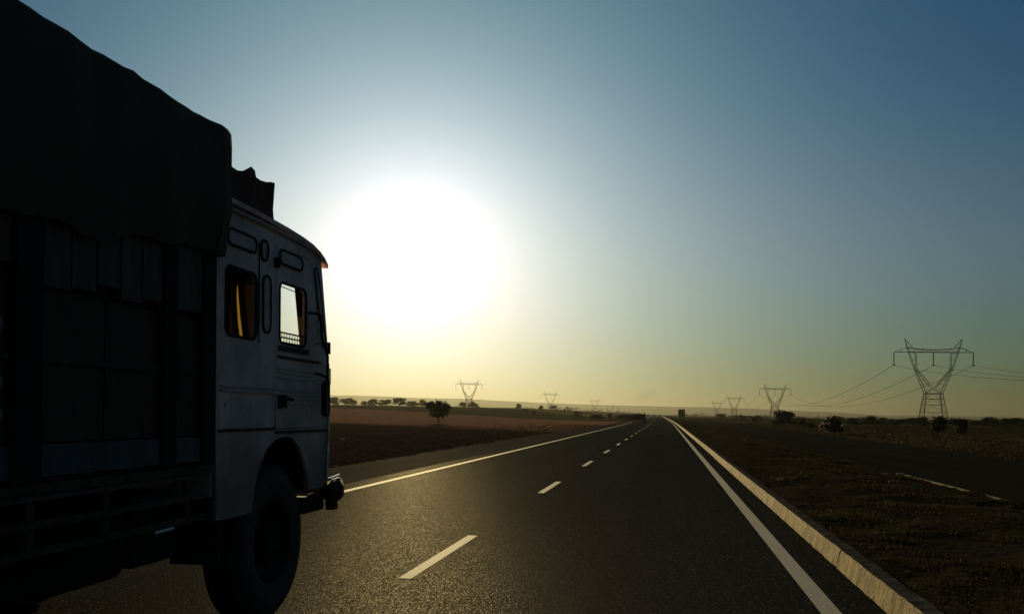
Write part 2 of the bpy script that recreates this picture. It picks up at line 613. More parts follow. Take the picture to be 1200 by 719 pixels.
def groundmat():
    """fields in strips: ploughed soil, stubble, green crop, dry scrub"""
    m, t, n, l, p = newmat('field_ground')
    co = n.new('ShaderNodeNewGeometry')
    sp = n.new('ShaderNodeSeparateXYZ')
    l.new(co.outputs['Position'], sp.inputs[0])

    def mth(op, a, b=None, clamp=False):
        q = n.new('ShaderNodeMath')
        q.operation = op
        q.use_clamp = clamp
        for i, v in enumerate((a, b)):
            if v is None:
                continue
            if isinstance(v, (int, float)):
                q.inputs[i].default_value = v
            else:
                l.new(v, q.inputs[i])
        return q.outputs[0]

    def nz(scale, detail=5, rough=0.6, vec=None):
        q = n.new('ShaderNodeTexNoise')
        q.inputs['Scale'].default_value = scale
        q.inputs['Detail'].default_value = detail
        q.inputs['Roughness'].default_value = rough
        l.new(vec or co.outputs['Position'], q.inputs['Vector'])
        return q.outputs['Fac']

    def ramp(fac, stops, interp='LINEAR'):
        q = n.new('ShaderNodeValToRGB')
        q.color_ramp.interpolation = interp
        e = q.color_ramp.elements
        while len(e) < len(stops):
            e.new(0.5)
        for i, (pos, c) in enumerate(stops):
            e[i].position = pos
            e[i].color = (*c, 1)
        l.new(fac, q.inputs[0])
        return q.outputs[0]

    X, Y = sp.outputs[0], sp.outputs[1]
    u = mth('ADD', mth('ADD', Y, mth('MULTIPLY', X, 0.85)), mth('MULTIPLY', mth('SUBTRACT', nz(0.035, 4), 0.5), 26))
    uf = mth('DIVIDE', u, 1000, True)
    soil, stub, green, dull = (0.036, 0.020, 0.022), (0.26, 0.138, 0.098), (0.055, 0.050, 0.026), (0.16, 0.12, 0.055)
    left = ramp(uf, [(0.0, soil), (0.062, soil), (0.074, stub), (0.165, stub), (0.178, green), (0.30, green), (0.32, dull),
                     (0.40, dull), (0.43, green), (0.60, dull), (0.9, green)])
    rs = mth('DIVIDE', mth('ADD', Y, mth('MULTIPLY', nz(0.02, 4), 60)), 1000, True)
    dry, dark = (0.085, 0.070, 0.032), (0.030, 0.026, 0.017)
    right = ramp(rs, [(0.0, dark), (0.080, dark), (0.105, dry), (0.150, dark), (0.23, dark), (0.26, dry), (0.33, dark), (0.6, dark), (0.8, dry)])
    side = mth('GREATER_THAN', X, 3.0)
    mx = n.new('ShaderNodeMixRGB')
    l.new(side, mx.inputs[0])
    l.new(left, mx.inputs[1])
    l.new(right, mx.inputs[2])
    br = ramp(nz(0.9, 9, 0.7), [(0.30, (0.55, 0.55, 0.55)), (0.72, (1.35, 1.32, 1.28))])
    mul = n.new('ShaderNodeMixRGB')
    mul.blend_type = 'MULTIPLY'
    mul.inputs[0].default_value = 1.0
    l.new(mx.outputs[0], mul.inputs[1])
    l.new(br, mul.inputs[2])
    l.new(mul.outputs[0], p.inputs['Base Color'])
    p.inputs['Roughness'].default_value = 0.95
    p.inputs['Specular IOR Level'].default_value = 0.0
    bp = n.new('ShaderNodeBump')
    bp.inputs['Distance'].default_value = 0.02
    l.new(nz(5.0, 8, 0.7), bp.inputs['Height'])
    l.new(bp.outputs[0], p.inputs['Normal'])
    return m


M['ground'] = groundmat()
M['verge'] = noisy('verge_soil', (0.012, 0.011, 0.008), (0.040, 0.035, 0.022), 1.1, 0.95, 0.02, 9, spec=0.0)
M['hill'] = noisy('far_hill', (0.06, 0.07, 0.05), (0.11, 0.11, 0.08), 0.004, 0.95, spec=0.0)


# ------------------------------------------------------------------ terrain and road
def cx(y):
    """the road bends very slightly to the left"""
    if y < 90:
        return 0.0
    if y < 210:
        return -0.0065 * (y - 90) ** 2 / 240
    return -0.0065 * (y - 150)


def sstep(a, b, t):
    t = min(1, max(0, (t - a) / (b - a)))
    return t * t * (3 - 2 * t)


def ground_z(x, y):
    d = math.hypot(x, y)
    z = -0.06
    xr = x - cx(y)
    z += 3.4 * sstep(100, 430, d) * sstep(-14, -70, xr)
    z += 1.5 * sstep(600, 2000, d) * sstep(-30, -200, xr)
    if xr < -9 or xr > 16:
        k = min(1, (min(abs(xr + 9), abs(xr - 16)) if xr > 16 else abs(xr + 9)) / 10)
        z += k * 0.18 * (mnoise.noise(Vector((x * 0.11, y * 0.11, 0))) + 0.5 * mnoise.noise(Vector((x * 0.4, y * 0.4, 3))))
    return z


def axis(lim, fine, step, grow):
    a, s = [0.0], step
    while a[-1] < lim:
        if a[-1] > fine:
            s *= grow
        a.append(min(a[-1] + s, lim))
    return a


ax = axis(9000, 30, 1.2, 1.07)
gx = [-v for v in ax[:0:-1]] + ax
ay = axis(9000, 140, 1.6, 1.06)
ayn = axis(9000, 4, 3, 1.35)
gy = [-v for v in ayn[:0:-1]] + ay
gm = MB()
gm.add([(x, y, ground_z(x, y)) for y in gy for x in gx],
       [(j * len(gx) + i, j * len(gx) + i + 1, (j + 1) * len(gx) + i + 1, (j + 1) * len(gx) + i)
        for j in range(len(gy) - 1) for i in range(len(gx) - 1)])
g = gm.build('ground', M['ground'], smooth=True)
tag(g, kind='structure')


def strip(x0, x1, y0, y1, z, dense=None, jit=0.0):
    """long sheet following the road between two lateral offsets"""
    ys, y = [], y0
    while y < y1:
        ys.append(y)
        y += dense if dense else (4.0 if y < 200 else 20.0 if y < 1600 else 100.0)
    ys.append(y1)
    m = MB()
    vs = []
    for y in ys:
        j0 = jit * mnoise.noise(Vector((y * 1.3, x0, 0))) + jit * 0.6 * mnoise.noise(Vector((y * 5.3, x0, 4)))
        vs += [(x0 + cx(y) + j0, y, z), (x1 + cx(y), y, z)]
    m.add(vs, [(2 * i, 2 * i + 1, 2 * i + 3, 2 * i + 2) for i in range(len(ys) - 1)])
    return m


road = strip(-6.3, 1.80, -30, 3500, 0.0).build('road', M['asphalt'])
tag(road, kind='structure')
sh = strip(-8.0, -6.3, -30, 3500, -0.012, dense=None).build('road_shoulder', M['asphalt_worn'])
tag(sh, kind='structure')
# broken, sandy outer edge of the shoulder
e = strip(-8.5, -7.9, -10, 120, -0.024, dense=0.35, jit=0.28).build('shoulder_edge', M['asphalt_worn'])
tag(e, kind='structure')
oroad = strip(5.90, 13.3, -30, 3500, 0.0).build('opposite_carriageway', M['asphalt_dark'])
tag(oroad, kind='structure')

# painted markings, 4 mm above the asphalt
strip(-5.83, -5.68, -30, 2200, 0.004).build('edge_line', M['road_paint'], road)
strip(1.19, 1.35, -30, 2200, 0.004).build('edge_line', M['road_paint'], road)
dash_me = None
for k in range(-3, 44):
    y0 = 7.82 + 8.9 * k
    dm = MB()
    ys = [y0 + 2.9 * i / 3 for i in range(4)]
    dm.add([(s + cx(y), y - y0, 0.004) for y in ys for s in (-2.335, -2.215)], [(2 * i, 2 * i + 1, 2 * i + 3, 2 * i + 2) for i in range(3)])
    d = dm.build('lane_dash', M['road_paint'], road)
    d.location = (0, y0, 0)


# kerb cast in long sections with a gap at every joint
def kerb_section(y0, y1, xs, flip, parent, step, top=1):
    prof = [(0.0, -0.05), (0.0, 0.0), (0.022, 0.09), (0.042, 0.168), (0.056, 0.180), (0.19, 0.186), (0.19, -0.05)]
    m = MB()
    ys, y = [], y0
    while y < y1 - 0.01:
        ys.append(y)
        y += step
    ys.append(y1)
    vs, fs, mi = [], [], []
    n = len(prof)
    for y in ys:
        for i, (px, pz) in enumerate(prof):
            jx = jz = 0.0
            if step < 1 and 1 <= i <= 5:
                jx = 0.010 * mnoise.noise(Vector((y * 2.1, i * 0.7, xs))) + 0.006 * mnoise.noise(Vector((y * 9.0, i * 1.9, 5)))
                jz = 0.006 * mnoise.noise(Vector((y * 6.0, i * 1.3, 9)))
                if i == 1:
                    jx = 0.020 * mnoise.noise(Vector((y * 4.0, 2, 7)))
            vs.append((xs + cx(y) + (px + jx) * flip, y - y0, pz + jz))
    for j in range(len(ys) - 1):
        for i in range(n - 1):
            fs.append((j * n + i, j * n + i + 1, (j + 1) * n + i + 1, (j + 1) * n + i))
            mi.append(top if i >= 4 else 0)
    mi += [0, 0]
    fs.append(tuple(range(n)))
    fs.append(tuple((len(ys) - 1) * n + i for i in range(n))[::-1])
    m.add(vs, fs)
    m.m = mi
    o = m.build('kerb_section', [M['concrete'], M['kerb_top']], parent, smooth=False)
    o.location = (0.014 * math.sin(y0 * 3.7), y0, 0.009 * math.sin(y0 * 5.1))
    return o


kerb = empty('kerb', (0, 0, 0))
tag(kerb, 'sunlit tan concrete kerb between the road edge line and the grassy median', 'kerb', kind='structure')
joints = [-14, 9.55, 32.9, 56, 79, 103, 127, 150, 174, 198, 240, 300, 380, 480, 700, 1100, 2200]
for a, b in zip(joints[:-1], joints[1:]):
    kerb_section(a + 0.028, b - 0.028, 1.715, 1, kerb, 0.12 if b < 60 else 0.6 if b < 130 else 10)
kerb2 = empty('opposite_kerb', (0, 0, 0))
tag(kerb2, 'pale kerb on the far side of the median along the opposite carriageway', 'kerb', kind='structure')
joints2 = [-14, 9.55, 23.6] + joints[3:]
for a, b in zip(joints2[:-1], joints2[1:]):
    k_ = kerb_section(a + 0.012, b - 0.012, 5.92, -1, kerb2, 0.25 if b < 60 else 10, 0 if b < 24 else 1)
    if b > 24:
        k_.location.z = -0.11
    else:
        k_.location.z -= 0.045


# median verge between the kerbs
def verge_z(x, y):
    t = (x - 1.9) / 3.85
    return 0.13 + 0.10 * math.sin(math.pi * min(1, max(0, t))) + 0.06 * mnoise.noise(Vector((x * 0.9, y * 0.9, 1))) + 0.03 * mnoise.noise(Vector((x * 3, y * 3, 2)))


ys, y = [], -12.0
while y < 2200:
    ys.append(y)
    y += 0.3 if 4 < y < 40 else 1.0 if y < 150 else 20
xs = [1.86 + 3.90 * i / 22 for i in range(23)]
vm = MB()
vm.add([(x + cx(y), y, verge_z(x, y)) for y in ys for x in xs],
       [(j * 23 + i, j * 23 + i + 1, (j + 1) * 23 + i + 1, (j + 1) * 23 + i) for j in range(len(ys) - 1) for i in range(22)])
tag(vm.build('median_verge', M['verge'], smooth=True), kind='structure')


# dry grass on the median and along both road sides: nobody could count it
def grass_patch(name, n_tufts, place, hmin, hmax, label, mat='grass'):
    r = random.Random(11 + n_tufts)
    m = MB()
    vs, fs = [], []
    for _ in range(n_tufts):
        x, y, z, sc = place(r)
        h = r.uniform(hmin, hmax) * sc
        for _b in range(r.randint(8, 12)):
            a = r.uniform(0, 6.283)
            lean = r.uniform(0.1, 0.9) * h
            ox, oy = r.gauss(0, 0.05 * sc), r.gauss(0, 0.05 * sc)
            w = r.uniform(0.002, 0.0045) * (1 + y / 14)
            px, py = math.cos(a + 1.57) * w, math.sin(a + 1.57) * w
            hx, hy = math.cos(a) * lean, math.sin(a) * lean
            hh = h * r.uniform(0.5, 1.0)
            b = len(vs)
            vs += [(x + ox - px, y + oy - py, z - 0.02), (x + ox + px, y + oy + py, z - 0.02),
                   (x + ox + hx * 0.4 + px * 0.7, y + oy + hy * 0.4 + py * 0.7, z + hh * 0.6),
                   (x + ox + hx * 0.4 - px * 0.7, y + oy + hy * 0.4 - py * 0.7, z + hh * 0.6),
                   (x + ox + hx, y + oy + hy, z + hh)]
            fs += [(b, b + 1, b + 2, b + 3), (b + 3, b + 2, b + 4)]
    m.v, m.f, m.m = vs, fs, [0] * len(fs)
    return tag(m.build(name, M[mat]), label, 'grass', kind='stuff')


def on_median(r):
    y = 5 + 85 * r.random() ** 1.7
    x = r.uniform(1.98, 5.70)
    for _k in range(3):                                    # bare patches of soil
        if mnoise.noise(Vector((x * 0.7, y * 0.45, 8))) < -0.12:
            x = r.uniform(1.98, 5.70)
    return x, y, verge_z(x, y), 0.6 + 0.9 * max(0, mnoise.noise(Vector((x * 0.6, y * 0.4, 2))) + 0.4)


grass_patch('median_grass', 17000, on_median, 0.010, 0.030, 'short dry grass covering the median beside the kerb')
grass_patch('median_tufts', 700, on_median, 0.025, 0.075, 'scattered taller dry tufts standing in the short median grass')


def on_left(r):
    y = 12 + 110 * r.random() ** 1.5
    x = -8.2 - abs(r.gauss(0, 5.0))
    return x, y, ground_z(x, y), r.uniform(0.5, 1.4)


grass_patch('roadside_grass', 3500, on_left, 0.02, 0.07, 'dry tufts and clods of grass left of the road shoulder', 'grass_soil')


def on_right(r):
    y = 25 + 150 * r.random()
    x = 13.5 + abs(r.gauss(0, 14))
    return x, y, ground_z(x, y), r.uniform(0.8, 2.2)


grass_patch('far_side_grass', 6000, on_right, 0.04, 0.12, 'dry grass beyond the opposite carriageway')

# ------------------------------------------------------------------ far hills
AZ = [(-180, 45), (-120, 60), (-60, 38), (-25, 22), (-17, 21), (-12.5, 22), (-6, 50), (-3, 58), (2, 60), (6, 66), (12, 88), (20, 100),
      (45, 70), (90, 40), (140, 60), (180, 45)]


def hill_h(az):
    for (a0, h0), (a1, h1) in zip(AZ[:-1], AZ[1:]):
        if a0 <= az <= a1:
            return h0 + (h1 - h0) * (az - a0) / (a1 - a0)
    return 45


hm = MB()
rows = [(5200, 0.0), (5700, 0.30), (6300, 0.72), (6900, 1.0), (7300, 0.93), (8200, 0.5), (8800, 0.2)]
na = 720
vs = []
for rr, k in rows:
    for i in range(na):
        az = -180 + 360 * i / na
        h = hill_h(az) * k
        h += k * (5 * mnoise.noise(Vector((az * 0.35, rr * 0.001, 0))) + 2.2 * mnoise.noise(Vector((az * 1.7, rr * 0.001, 4))))
        vs.append((-math.sin(R(az)) * rr, math.cos(R(az)) * rr, -1.0 + h + 5 * k))
hm.add(vs, [(j * na + i, j * na + (i + 1) % na, (j + 1) * na + (i + 1) % na, (j + 1) * na + i) for j in range(len(rows) - 1) for i in range(na)])
tag(hm.build('hills', M['hill'], smooth=True), kind='structure')


# ------------------------------------------------------------------ trees
def crown_mesh(name, w, h, z0, n, leaf, seed, mat, clumps=9, flat=1.0, fan=0.0):
    r = random.Random(seed)
    vs, fs = [], []
    cs = []
    for _ in range(clumps):
        a, q = r.uniform(0, 6.283), math.sqrt(r.random()) * 0.36
        t = r.random() ** flat
        q *= (1 - fan) + fan * t * 1.25
        cs.append((math.cos(a) * q * w, math.sin(a) * q * w, z0 + (0.10 + 0.72 * t) * (h - z0), r.uniform(0.17, 0.27) * w))
    for i in range(n):
        c = cs[i % clumps]
        v = Vector((r.gauss(0, 1), r.gauss(0, 1), r.gauss(0, 1))).normalized() * (r.random() ** 0.45)
        p = Vector((c[0] + v.x * c[3], c[1] + v.y * c[3], c[2] + v.z * c[3] * 0.75))
        p.z = max(p.z, z0 * 0.75)
        t1 = Vector((r.gauss(0, 1), r.gauss(0, 1), r.gauss(0, 1))).normalized()
        t2 = t1.orthogonal().normalized()
        s = leaf * r.uniform(0.6, 1.4)
        b = len(vs)
        vs += [p - t1 * s * 0.5, p + t2 * s * 0.35, p + t1 * s * 0.5, p - t2 * s * 0.35]
        fs.append((b, b + 1, b + 2, b + 3))
    me = bpy.data.meshes.new(name)
    me.from_pydata([tuple(q) for q in vs], [], fs)
    me.materials.append(mat)
    return me


def trunk_mesh(name, w, h, z0, seed):
    r = random.Random(seed)
    m = MB()
    rad = 0.035 * h
    m.tube([(0, 0, -0.25), (0.02 * w, 0, z0 * 0.6), (0.03 * w, 0.02 * w, z0 + 0.1 * h), (0.01 * w, 0.03 * w, 0.75 * h)], [rad * 1.3, rad, rad * 0.8, rad * 0.25], 6)
    for k in range(5):
        a = k * 1.3 + r.uniform(-0.3, 0.3)
        s = z0 * r.uniform(0.7, 1.1)
        m.tube([(0.02 * w, 0.01 * w, s), (math.cos(a) * w * 0.17, math.sin(a) * w * 0.17, s + 0.2 * h), (math.cos(a) * w * 0.32, math.sin(a) * w * 0.32, s + 0.36 * h)],
               [rad * 0.6, rad * 0.4, rad * 0.12], 5)
    o = m.build(name, M['bark'])
    me = o.data
    bpy.data.objects.remove(o)
    return me


# unit variants, 1 m high and 1 m wide, scaled per tree
VAR = []
for s in range(6):
    z0 = (0.08, 0.30, 0.10, 0.04, 0.20, 0.05)[s]
    leafm = M['leaf_brown'] if s in (1, 4) else M['leaf']
    VAR.append((crown_mesh('crown', 1.0, 1.0, z0, 1900, 0.085, 40 + s, leafm, 12 + 2 * s, 0.75), trunk_mesh('trunk', 1.0, 1.0, z0, 60 + s)))


def tree(x, y, z, h, w, var, label, group=None, name='tree', rz=None):
    o = empty(name, (x, y, z), rng.uniform(0, 6.28) if rz is None else rz)
    tag(o, label, 'tree', group)
    for nm, me in (('crown', VAR[var][0]), ('trunk', VAR[var][1])):
        c = link(nm, me, o)
        c.scale = (w, w, h)
    return o


# the treeline across the left fields
LEFT = [(-159.4, 420, 4.2, 7.2), (-155.5, 425, 3.9, 8.2), (-156.9, 440, 3.0, 5.2), (-141.1, 410, 2.4, 3.2), (-136.9, 415, 3.5, 8.0),
        (-136.6, 430, 3.6, 6.6), (-122.0, 405, 4.0, 7.0), (-121.2, 425, 3.0, 6.6), (-115.9, 420, 3.6, 5.8), (-116.6, 440, 2.6, 5.2),
        (-97.6, 430, 2.6, 3.8), (-91.2, 420, 3.0, 4.9), (-94.6, 450, 2.3, 4.0)]
LEFT_LABELS = [
    'broad dark tree nearest the truck front in the left treeline', 'second broad tree from the truck in the left treeline',
    'low bushy tree behind the two broad ones near the truck', 'small rounded shrub standing alone in the gap of the left treeline',
    'wide dome shaped tree right of the lone small shrub', 'tall tree joined to the wide dome shaped tree',
    'round high crowned tree in the middle of the left treeline', 'low spreading tree right of the round high crowned one',
    'upright tree at the right part of the left treeline', 'last low bush at the right end of the left treeline',
    'small tree at the left foot of the tallest left pylon', 'round tree at the right foot of the tallest left pylon', 'low faint bush behind the tree at the left pylon foot']
for i, (x, y, h, w) in enumerate(LEFT):
    tree(x, y, ground_z(x, y), h, w, (0, 2, 3, 5)[i % 4], LEFT_LABELS[i], 'trees along the left field edge')
VAR.append((crown_mesh('crown', 1.0, 1.0, 0.20, 1700, 0.12, 91, M['leaf_brown'], 20, 0.8, 0.8), VAR[1][1]))
tree(-26.0, 101.9, ground_z(-26, 101.9), 2.7, 2.9, 6, 'lone brown leaved tree on a bare trunk at the edge of the orange field', rz=1.1)
MID = [(-84.9, 520, 3.3, 4.6, 'dark round tree between the two left pylons, far behind the field'), (-46.4, 300, 1.7, 2.6, 'small bush left of the low square bush in the green strip'),
       (-37.7, 260, 1.5, 1.6, 'low square bush in the green strip below the second left pylon'), (-57.6, 420, 2.1, 2.9, 'hazy small tree left of the second left pylon'),
       (-79.2, 640, 3.5, 6.2, 'faint broad tree at the foot of the second left pylon'), (-25.0, 260, 2.1, 2.4, 'dark small tree before the third left pylon'),
       (-16.6, 280, 1.9, 2.2, 'dark little tree between the third left pylon and the road'), (-14.1, 189.6, 1.4, 3.4, 'low dark hedge bush on the left verge near the road bend')]
for i, (x, y, h, w, lb) in enumerate(MID):
    tree(x, y, ground_z(x, y), h, w, i % 6, lb)
tree(-8.6, 204, ground_z(-8.6, 204), 1.6, 4.8, 3, 'low wide dark bush at the road edge beside the farm trailer', name='bush')
tree(-11.5, 222, ground_z(-11.5, 222), 1.2, 3.4, 0, 'low bush trailing off to the left of the wide roadside bush', name='bush')
RIGHT = [(29.2, 486, 2.7, 7.4, 'faint wide bush at the foot of the farthest right pylon'), (33.4, 455, 2.2, 6.0, 'hazy bush at the foot of the third right pylon'),
         (22.8, 244, 1.95, 4.1, 'dark bush left of the big round tree on the right'), (27.8, 334, 1.7, 3.3, 'small hazy bush between the round tree and the third right pylon'),
         (18.8, 154.7, 2.75, 4.9, 'big round dark tree below the second right pylon'), (19.8, 140.5, 1.7, 2.1, 'upright bush close right of the big round tree'),
         (18.7, 122.5, 0.85, 1.1, 'tiny round bush beside the yellow grass strip'), (15.3, 87.2, 1.8, 2.7, 'dark bush at the right end of the yellow grass strip'),
         (22.6, 114.2, 1.7, 2.4, 'low bush behind and right of the one ending the yellow strip'), (23.8, 110, 1.9, 2.9, 'rounded bush midway to the nearest pylon'),
         (27.0, 113.7, 1.7, 2.8, 'bushy shrub left of the nearest pylon foot'), (32.0, 125.4, 1.8, 2.8, 'shrub just left under the nearest pylon'),
         (31.4, 118.7, 2.0, 2.2, 'taller shrub between the legs of the nearest pylon'), (21.5, 77.1, 1.8, 1.5, 'narrow dark tree standing in front of the nearest pylon'),
         (37.1, 125.2, 1.7, 2.6, 'shrub just right of the nearest pylon foot'), (27.9, 92.2, 1.8, 1.0, 'slim leaning sapling right of the nearest pylon'),
         (41.2, 129.8, 1.8, 2.7, 'low shrub in the right hedge, second after the pylon'), (41.0, 123.7, 2.2, 2.8, 'rounded shrub in the right hedge before the tall one'),
         (44.8, 127.8, 2.5, 3.2, 'tallest dome shaped shrub near the right edge of the view'), (51.1, 141, 2.2, 2.9, 'hedge shrub at the right edge of the view'),
         (52.5, 136, 2.3, 3.2, 'last hedge shrub cut by the right edge of the view')]
for i, (x, y, h, w, lb) in enumerate(RIGHT):
    if 8 <= i and i not in (13, 15):
        x, y, h, w = x * 1.75, y * 1.75, h * (1.02 + 0.16 * math.sin(i * 2.3)), w * 1.6
    tree(x, y, ground_z(x, y), h, w, (0, 5, 2, 3)[i % 4] if i != 13 else 4, lb, name='tree' if i in (4, 13) else 'bush')

# thick scrub that reads as one mass on the right and in the distance
sm = MB()
vs, fs = [], []
r = random.Random(5)


def scrub(x, y, z, w, h, n, leaf):
    for _ in range(n):
        v = Vector((r.gauss(0, 1), r.gauss(0, 1), r.gauss(0, 1))).normalized() * (r.random() ** 0.4)
        p = Vector((x + v.x * w / 2, y + v.y * w / 2, z + h * 0.5 + v.z * h * 0.5))
        t1 = Vector((r.gauss(0, 1), r.gauss(0, 1), r.gauss(0, 1))).normalized()
        t2 = t1.orthogonal().normalized()
        s = leaf * r.uniform(0.6, 1.4)
        b = len(vs)
        vs.extend([p - t1 * s * 0.5, p + t2 * s * 0.35, p + t1 * s * 0.5, p - t2 * s * 0.35])
        fs.append((b, b + 1, b + 2, b + 3))


for _ in range(300):
    az = r.uniform(4.5, 24)
    d = r.uniform(205, 430)
    x, y = d * math.sin(R(az)), d * math.cos(R(az))
    if x < 17:
        continue
    w = r.uniform(2.0, 7.0)
    scrub(x, y, ground_z(x, y) - 0.15, w, r.uniform(0.7, 1.9), 130, 0.24)
sm.v, sm.f, sm.m = vs, fs, [0] * len(fs)
tag(sm.build('scrub_thicket', M['leaf']), 'continuous dark scrub hedge behind the opposite carriageway', 'scrub', kind='stuff')
vs, fs = [], []
for _ in range(420):
    az = r.uniform(-26, 24)
    d = r.uniform(520, 3200)
    x, y = -d * math.sin(R(az)), d * math.cos(R(az))
    if abs(x - cx(y)) < 22:
        continue
    scrub(x, y, ground_z(x, y) - 0.3, r.uniform(5, 16) * (0.6 + d / 2500), r.uniform(2.0, 4.6), 60, 0.9)
sm = MB()
sm.v, sm.f, sm.m = vs, fs, [0] * len(fs)
tag(sm.build('distant_woodland', M['leaf']), 'far hazy trees scattered over the plain before the hills', 'woodland', kind='stuff')


# ------------------------------------------------------------------ pylons
def pylon_parts(w):
    H = 32.0
    body, arms, beam, ins = MB(), MB(), MB(), []
    b, a = 4.7, 2.9               # half width at the ground and at the waist
    bd, ad = 3.4, 1.7             # half depth
    zw = 11.2
    base = [(-b, -bd, 0), (b, -bd, 0), (b, bd, 0), (-b, bd, 0)]
    wst = [(-a, -ad, zw), (a, -ad, zw), (a, ad, zw), (-a, ad, zw)]
    lerp = lambda p, q, t: tuple(p[i] + (q[i] - p[i]) * t for i in range(3))
    legs = []
    for p, q in zip(base, wst):
        m = MB()
        m.bar((p[0], p[1], p[2] - 0.4), q, w * 1.5)
        legs.append(m)
    lv = [0, 0.36, 0.62, 0.82, 1.0]
    for k in range(4):
        p0, p1, q0, q1 = base[k], base[(k + 1) % 4], wst[k], wst[(k + 1) % 4]
        for t0, t1 in zip(lv[:-1], lv[1:]):
            A, B, C_, D = lerp(p0, q0, t0), lerp(p1, q1, t0), lerp(p0, q0, t1), lerp(p1, q1, t1)
            mid = lerp(C_, D, 0.5)
            body.bar(A, mid, w * 0.6)
            body.bar(B, mid, w * 0.6)
            body.bar(C_, D, w * (1.3 if t1 == 1.0 else 0.7))
    # the two slanting arms of the delta: outer and inner chords, front and back
    zk, zb, zt = 20.8, 26.8, 28.6
    for s in (-1, 1):
        m = MB()
        for dp in (-1, 1):
            o0, o1, o2 = (s * a, dp * ad, zw), (s * 6.9, dp * 0.9, zk), (s * 9.4, dp * 0.7, zt)
            i0, i1, i2 = (s * 0.25, dp * ad * 0.85, 13.0), (s * 6.1, dp * 0.9, zk - 0.3), (s * 6.4, dp * 0.7, zb)
            m.bar(o0, o1, w * 1.3)
            m.bar(o1, o2, w * 1.2)
            m.bar(i0, i1, w * 1.1)
            m.bar(i1, i2, w * 0.9)
            m.bar((s * a, dp * ad, zw), i0, w)
            for t0, t1 in ((0.05, 0.3), (0.3, 0.5), (0.5, 0.68), (0.68, 0.84), (0.84, 1.0)):
                A, B = lerp(o0, o1, t0), lerp(i0, i1, t1)
                A2, B2 = lerp(o0, o1, t1), lerp(i0, i1, t1)
                m.bar(A, B, w * 0.5)
                m.bar(A2, B2, w * 0.5)
            for t0, t1 in ((0, 0.34), (0.34, 0.67), (0.67, 0.95)):
                m.bar(lerp(o1, o2, t0), lerp(i1, i2, t1), w * 0.5)
            m.bar(o2, (s * 10.3, 0, 32.0), w)
            m.bar((s * 7.6, dp * 0.7, zt), (s * 10.3, 0, 32.0), w * 0.7)
        arms.v  # keep both arms apart: each is a part
        ins.append(('arm', m))
    # the bridge
    n = 12
    for dp in (-1, 1):
        beam.bar((-14.2, 0, zb), (-9.2, dp * 0.7, zb), w)
        beam.bar((-9.2, dp * 0.7, zb), (9.2, dp * 0.7, zb), w * 1.2)
        beam.bar((9.2, dp * 0.7, zb), (14.2, 0, zb), w)
        beam.bar((-14.2, 0, zb), (-9.4, dp * 0.7, zt), w * 0.7)
        beam.bar((14.2, 0, zb), (9.4, dp * 0.7, zt), w * 0.7)
        top = lambda x: zt - 0.85 * (1 - (x / 9.4) ** 2)
        for i in range(n):
            x0, x1 = -9.4 + 18.8 * i / n, -9.4 + 18.8 * (i + 1) / n
            beam.bar((x0, dp * 0.7, top(x0)), (x1, dp * 0.7, top(x1)), w)
            if i % 2:
                beam.bar((x0, dp * 0.7, zb), (x1, dp * 0.7, top(x1)), w * 0.5)
            else:
                beam.bar((x0, dp * 0.7, top(x0)), (x1, dp * 0.7, zb), w * 0.5)
        for s in (-1, 1):
            beam.bar((s * 11.8, dp * 0.35, zb), (s * 11.6, dp * 0.33, zb + 0.95), w * 0.5)
    out = [('leg', m) for m in legs] + [('bracing', body)] + ins + [('crossarm', beam)]
    for x in (-14.2, 0.0, 14.2):
        m = MB()
        for dp in (-0.12, 0.12):
            m.tube([(x, dp, zb), (x, dp, zb - 4.7)], 0.10, 6)
        for k in range(12):
            zz = zb - 0.5 - k * 0.34
            m.tube([(x, 0, zz), (x, 0, zz - 0.12)], 0.27, 8)
        m.box((x - 0.55, -0.2, zb - 5.0), (x + 0.55, 0.2, zb - 4.7))
        out.append(('insulator', m))
    return out


protos = {}
PYL = [(99.6, 362.9, 0, 32, 'nearest and tallest steel lattice pylon on the right of the road', 0.02),
       (100.6, 873, 0, 32, 'second steel pylon on the right, above the big round tree', 0.02),
       (100.6, 1382, 0, 32, 'third steel pylon on the right, paler with distance', 0.02),
       (104.0, 1900, 0, 32, 'fourth faint steel pylon on the right, closest to the road end', 0.02),
       (-205.9, 937, 3.0, 32, 'largest steel pylon on the left, against the bright sky', 0.10),
       (-181.4, 1428.6, 3.0, 32, 'second left pylon, middle one of the left three', 0.10),
       (-161.3, 2082, 3.0, 32, 'faintest and smallest of the three left pylons', 0.10)]
for i, (x, y, z, h, lb, rz) in enumerate(PYL):
    wk = 0.18 if y < 600 else 0.25 if y < 1300 else 0.29        # heavier towers further down the lines
    if wk not in protos:
        proto = protos[wk] = empty('pylon', (x, y, z), rz)
        for nm, m in pylon_parts(wk):
            m.build(nm, M['insulator'] if nm == 'insulator' else M['steel_tower'], proto)
        o = proto
    else:
        proto = protos[wk]
        o = proto.copy()
        COL.objects.link(o)
        o.location = (x, y, z)
        o.rotation_euler = (0, 0, rz)
        for ch in list(proto.children):
            c = ch.copy()
            COL.objects.link(c)
            c.parent = o
    tag(o, lb, 'pylon', 'pylons of the right hand line' if x > 0 else 'pylons of the left hand line')


def wire(p, q, sag, rad, label, group):
    m = MB()
    pts = []
    for i in range(49):
        t = i / 48
        pts.append(Vector(p).lerp(Vector(q), t) - Vector((0, 0, sag * 4 * t * (1 - t))))
    m.tube(pts, rad, 5)
    tag(m.build('power_line', M['wire']), label, 'power line', group)


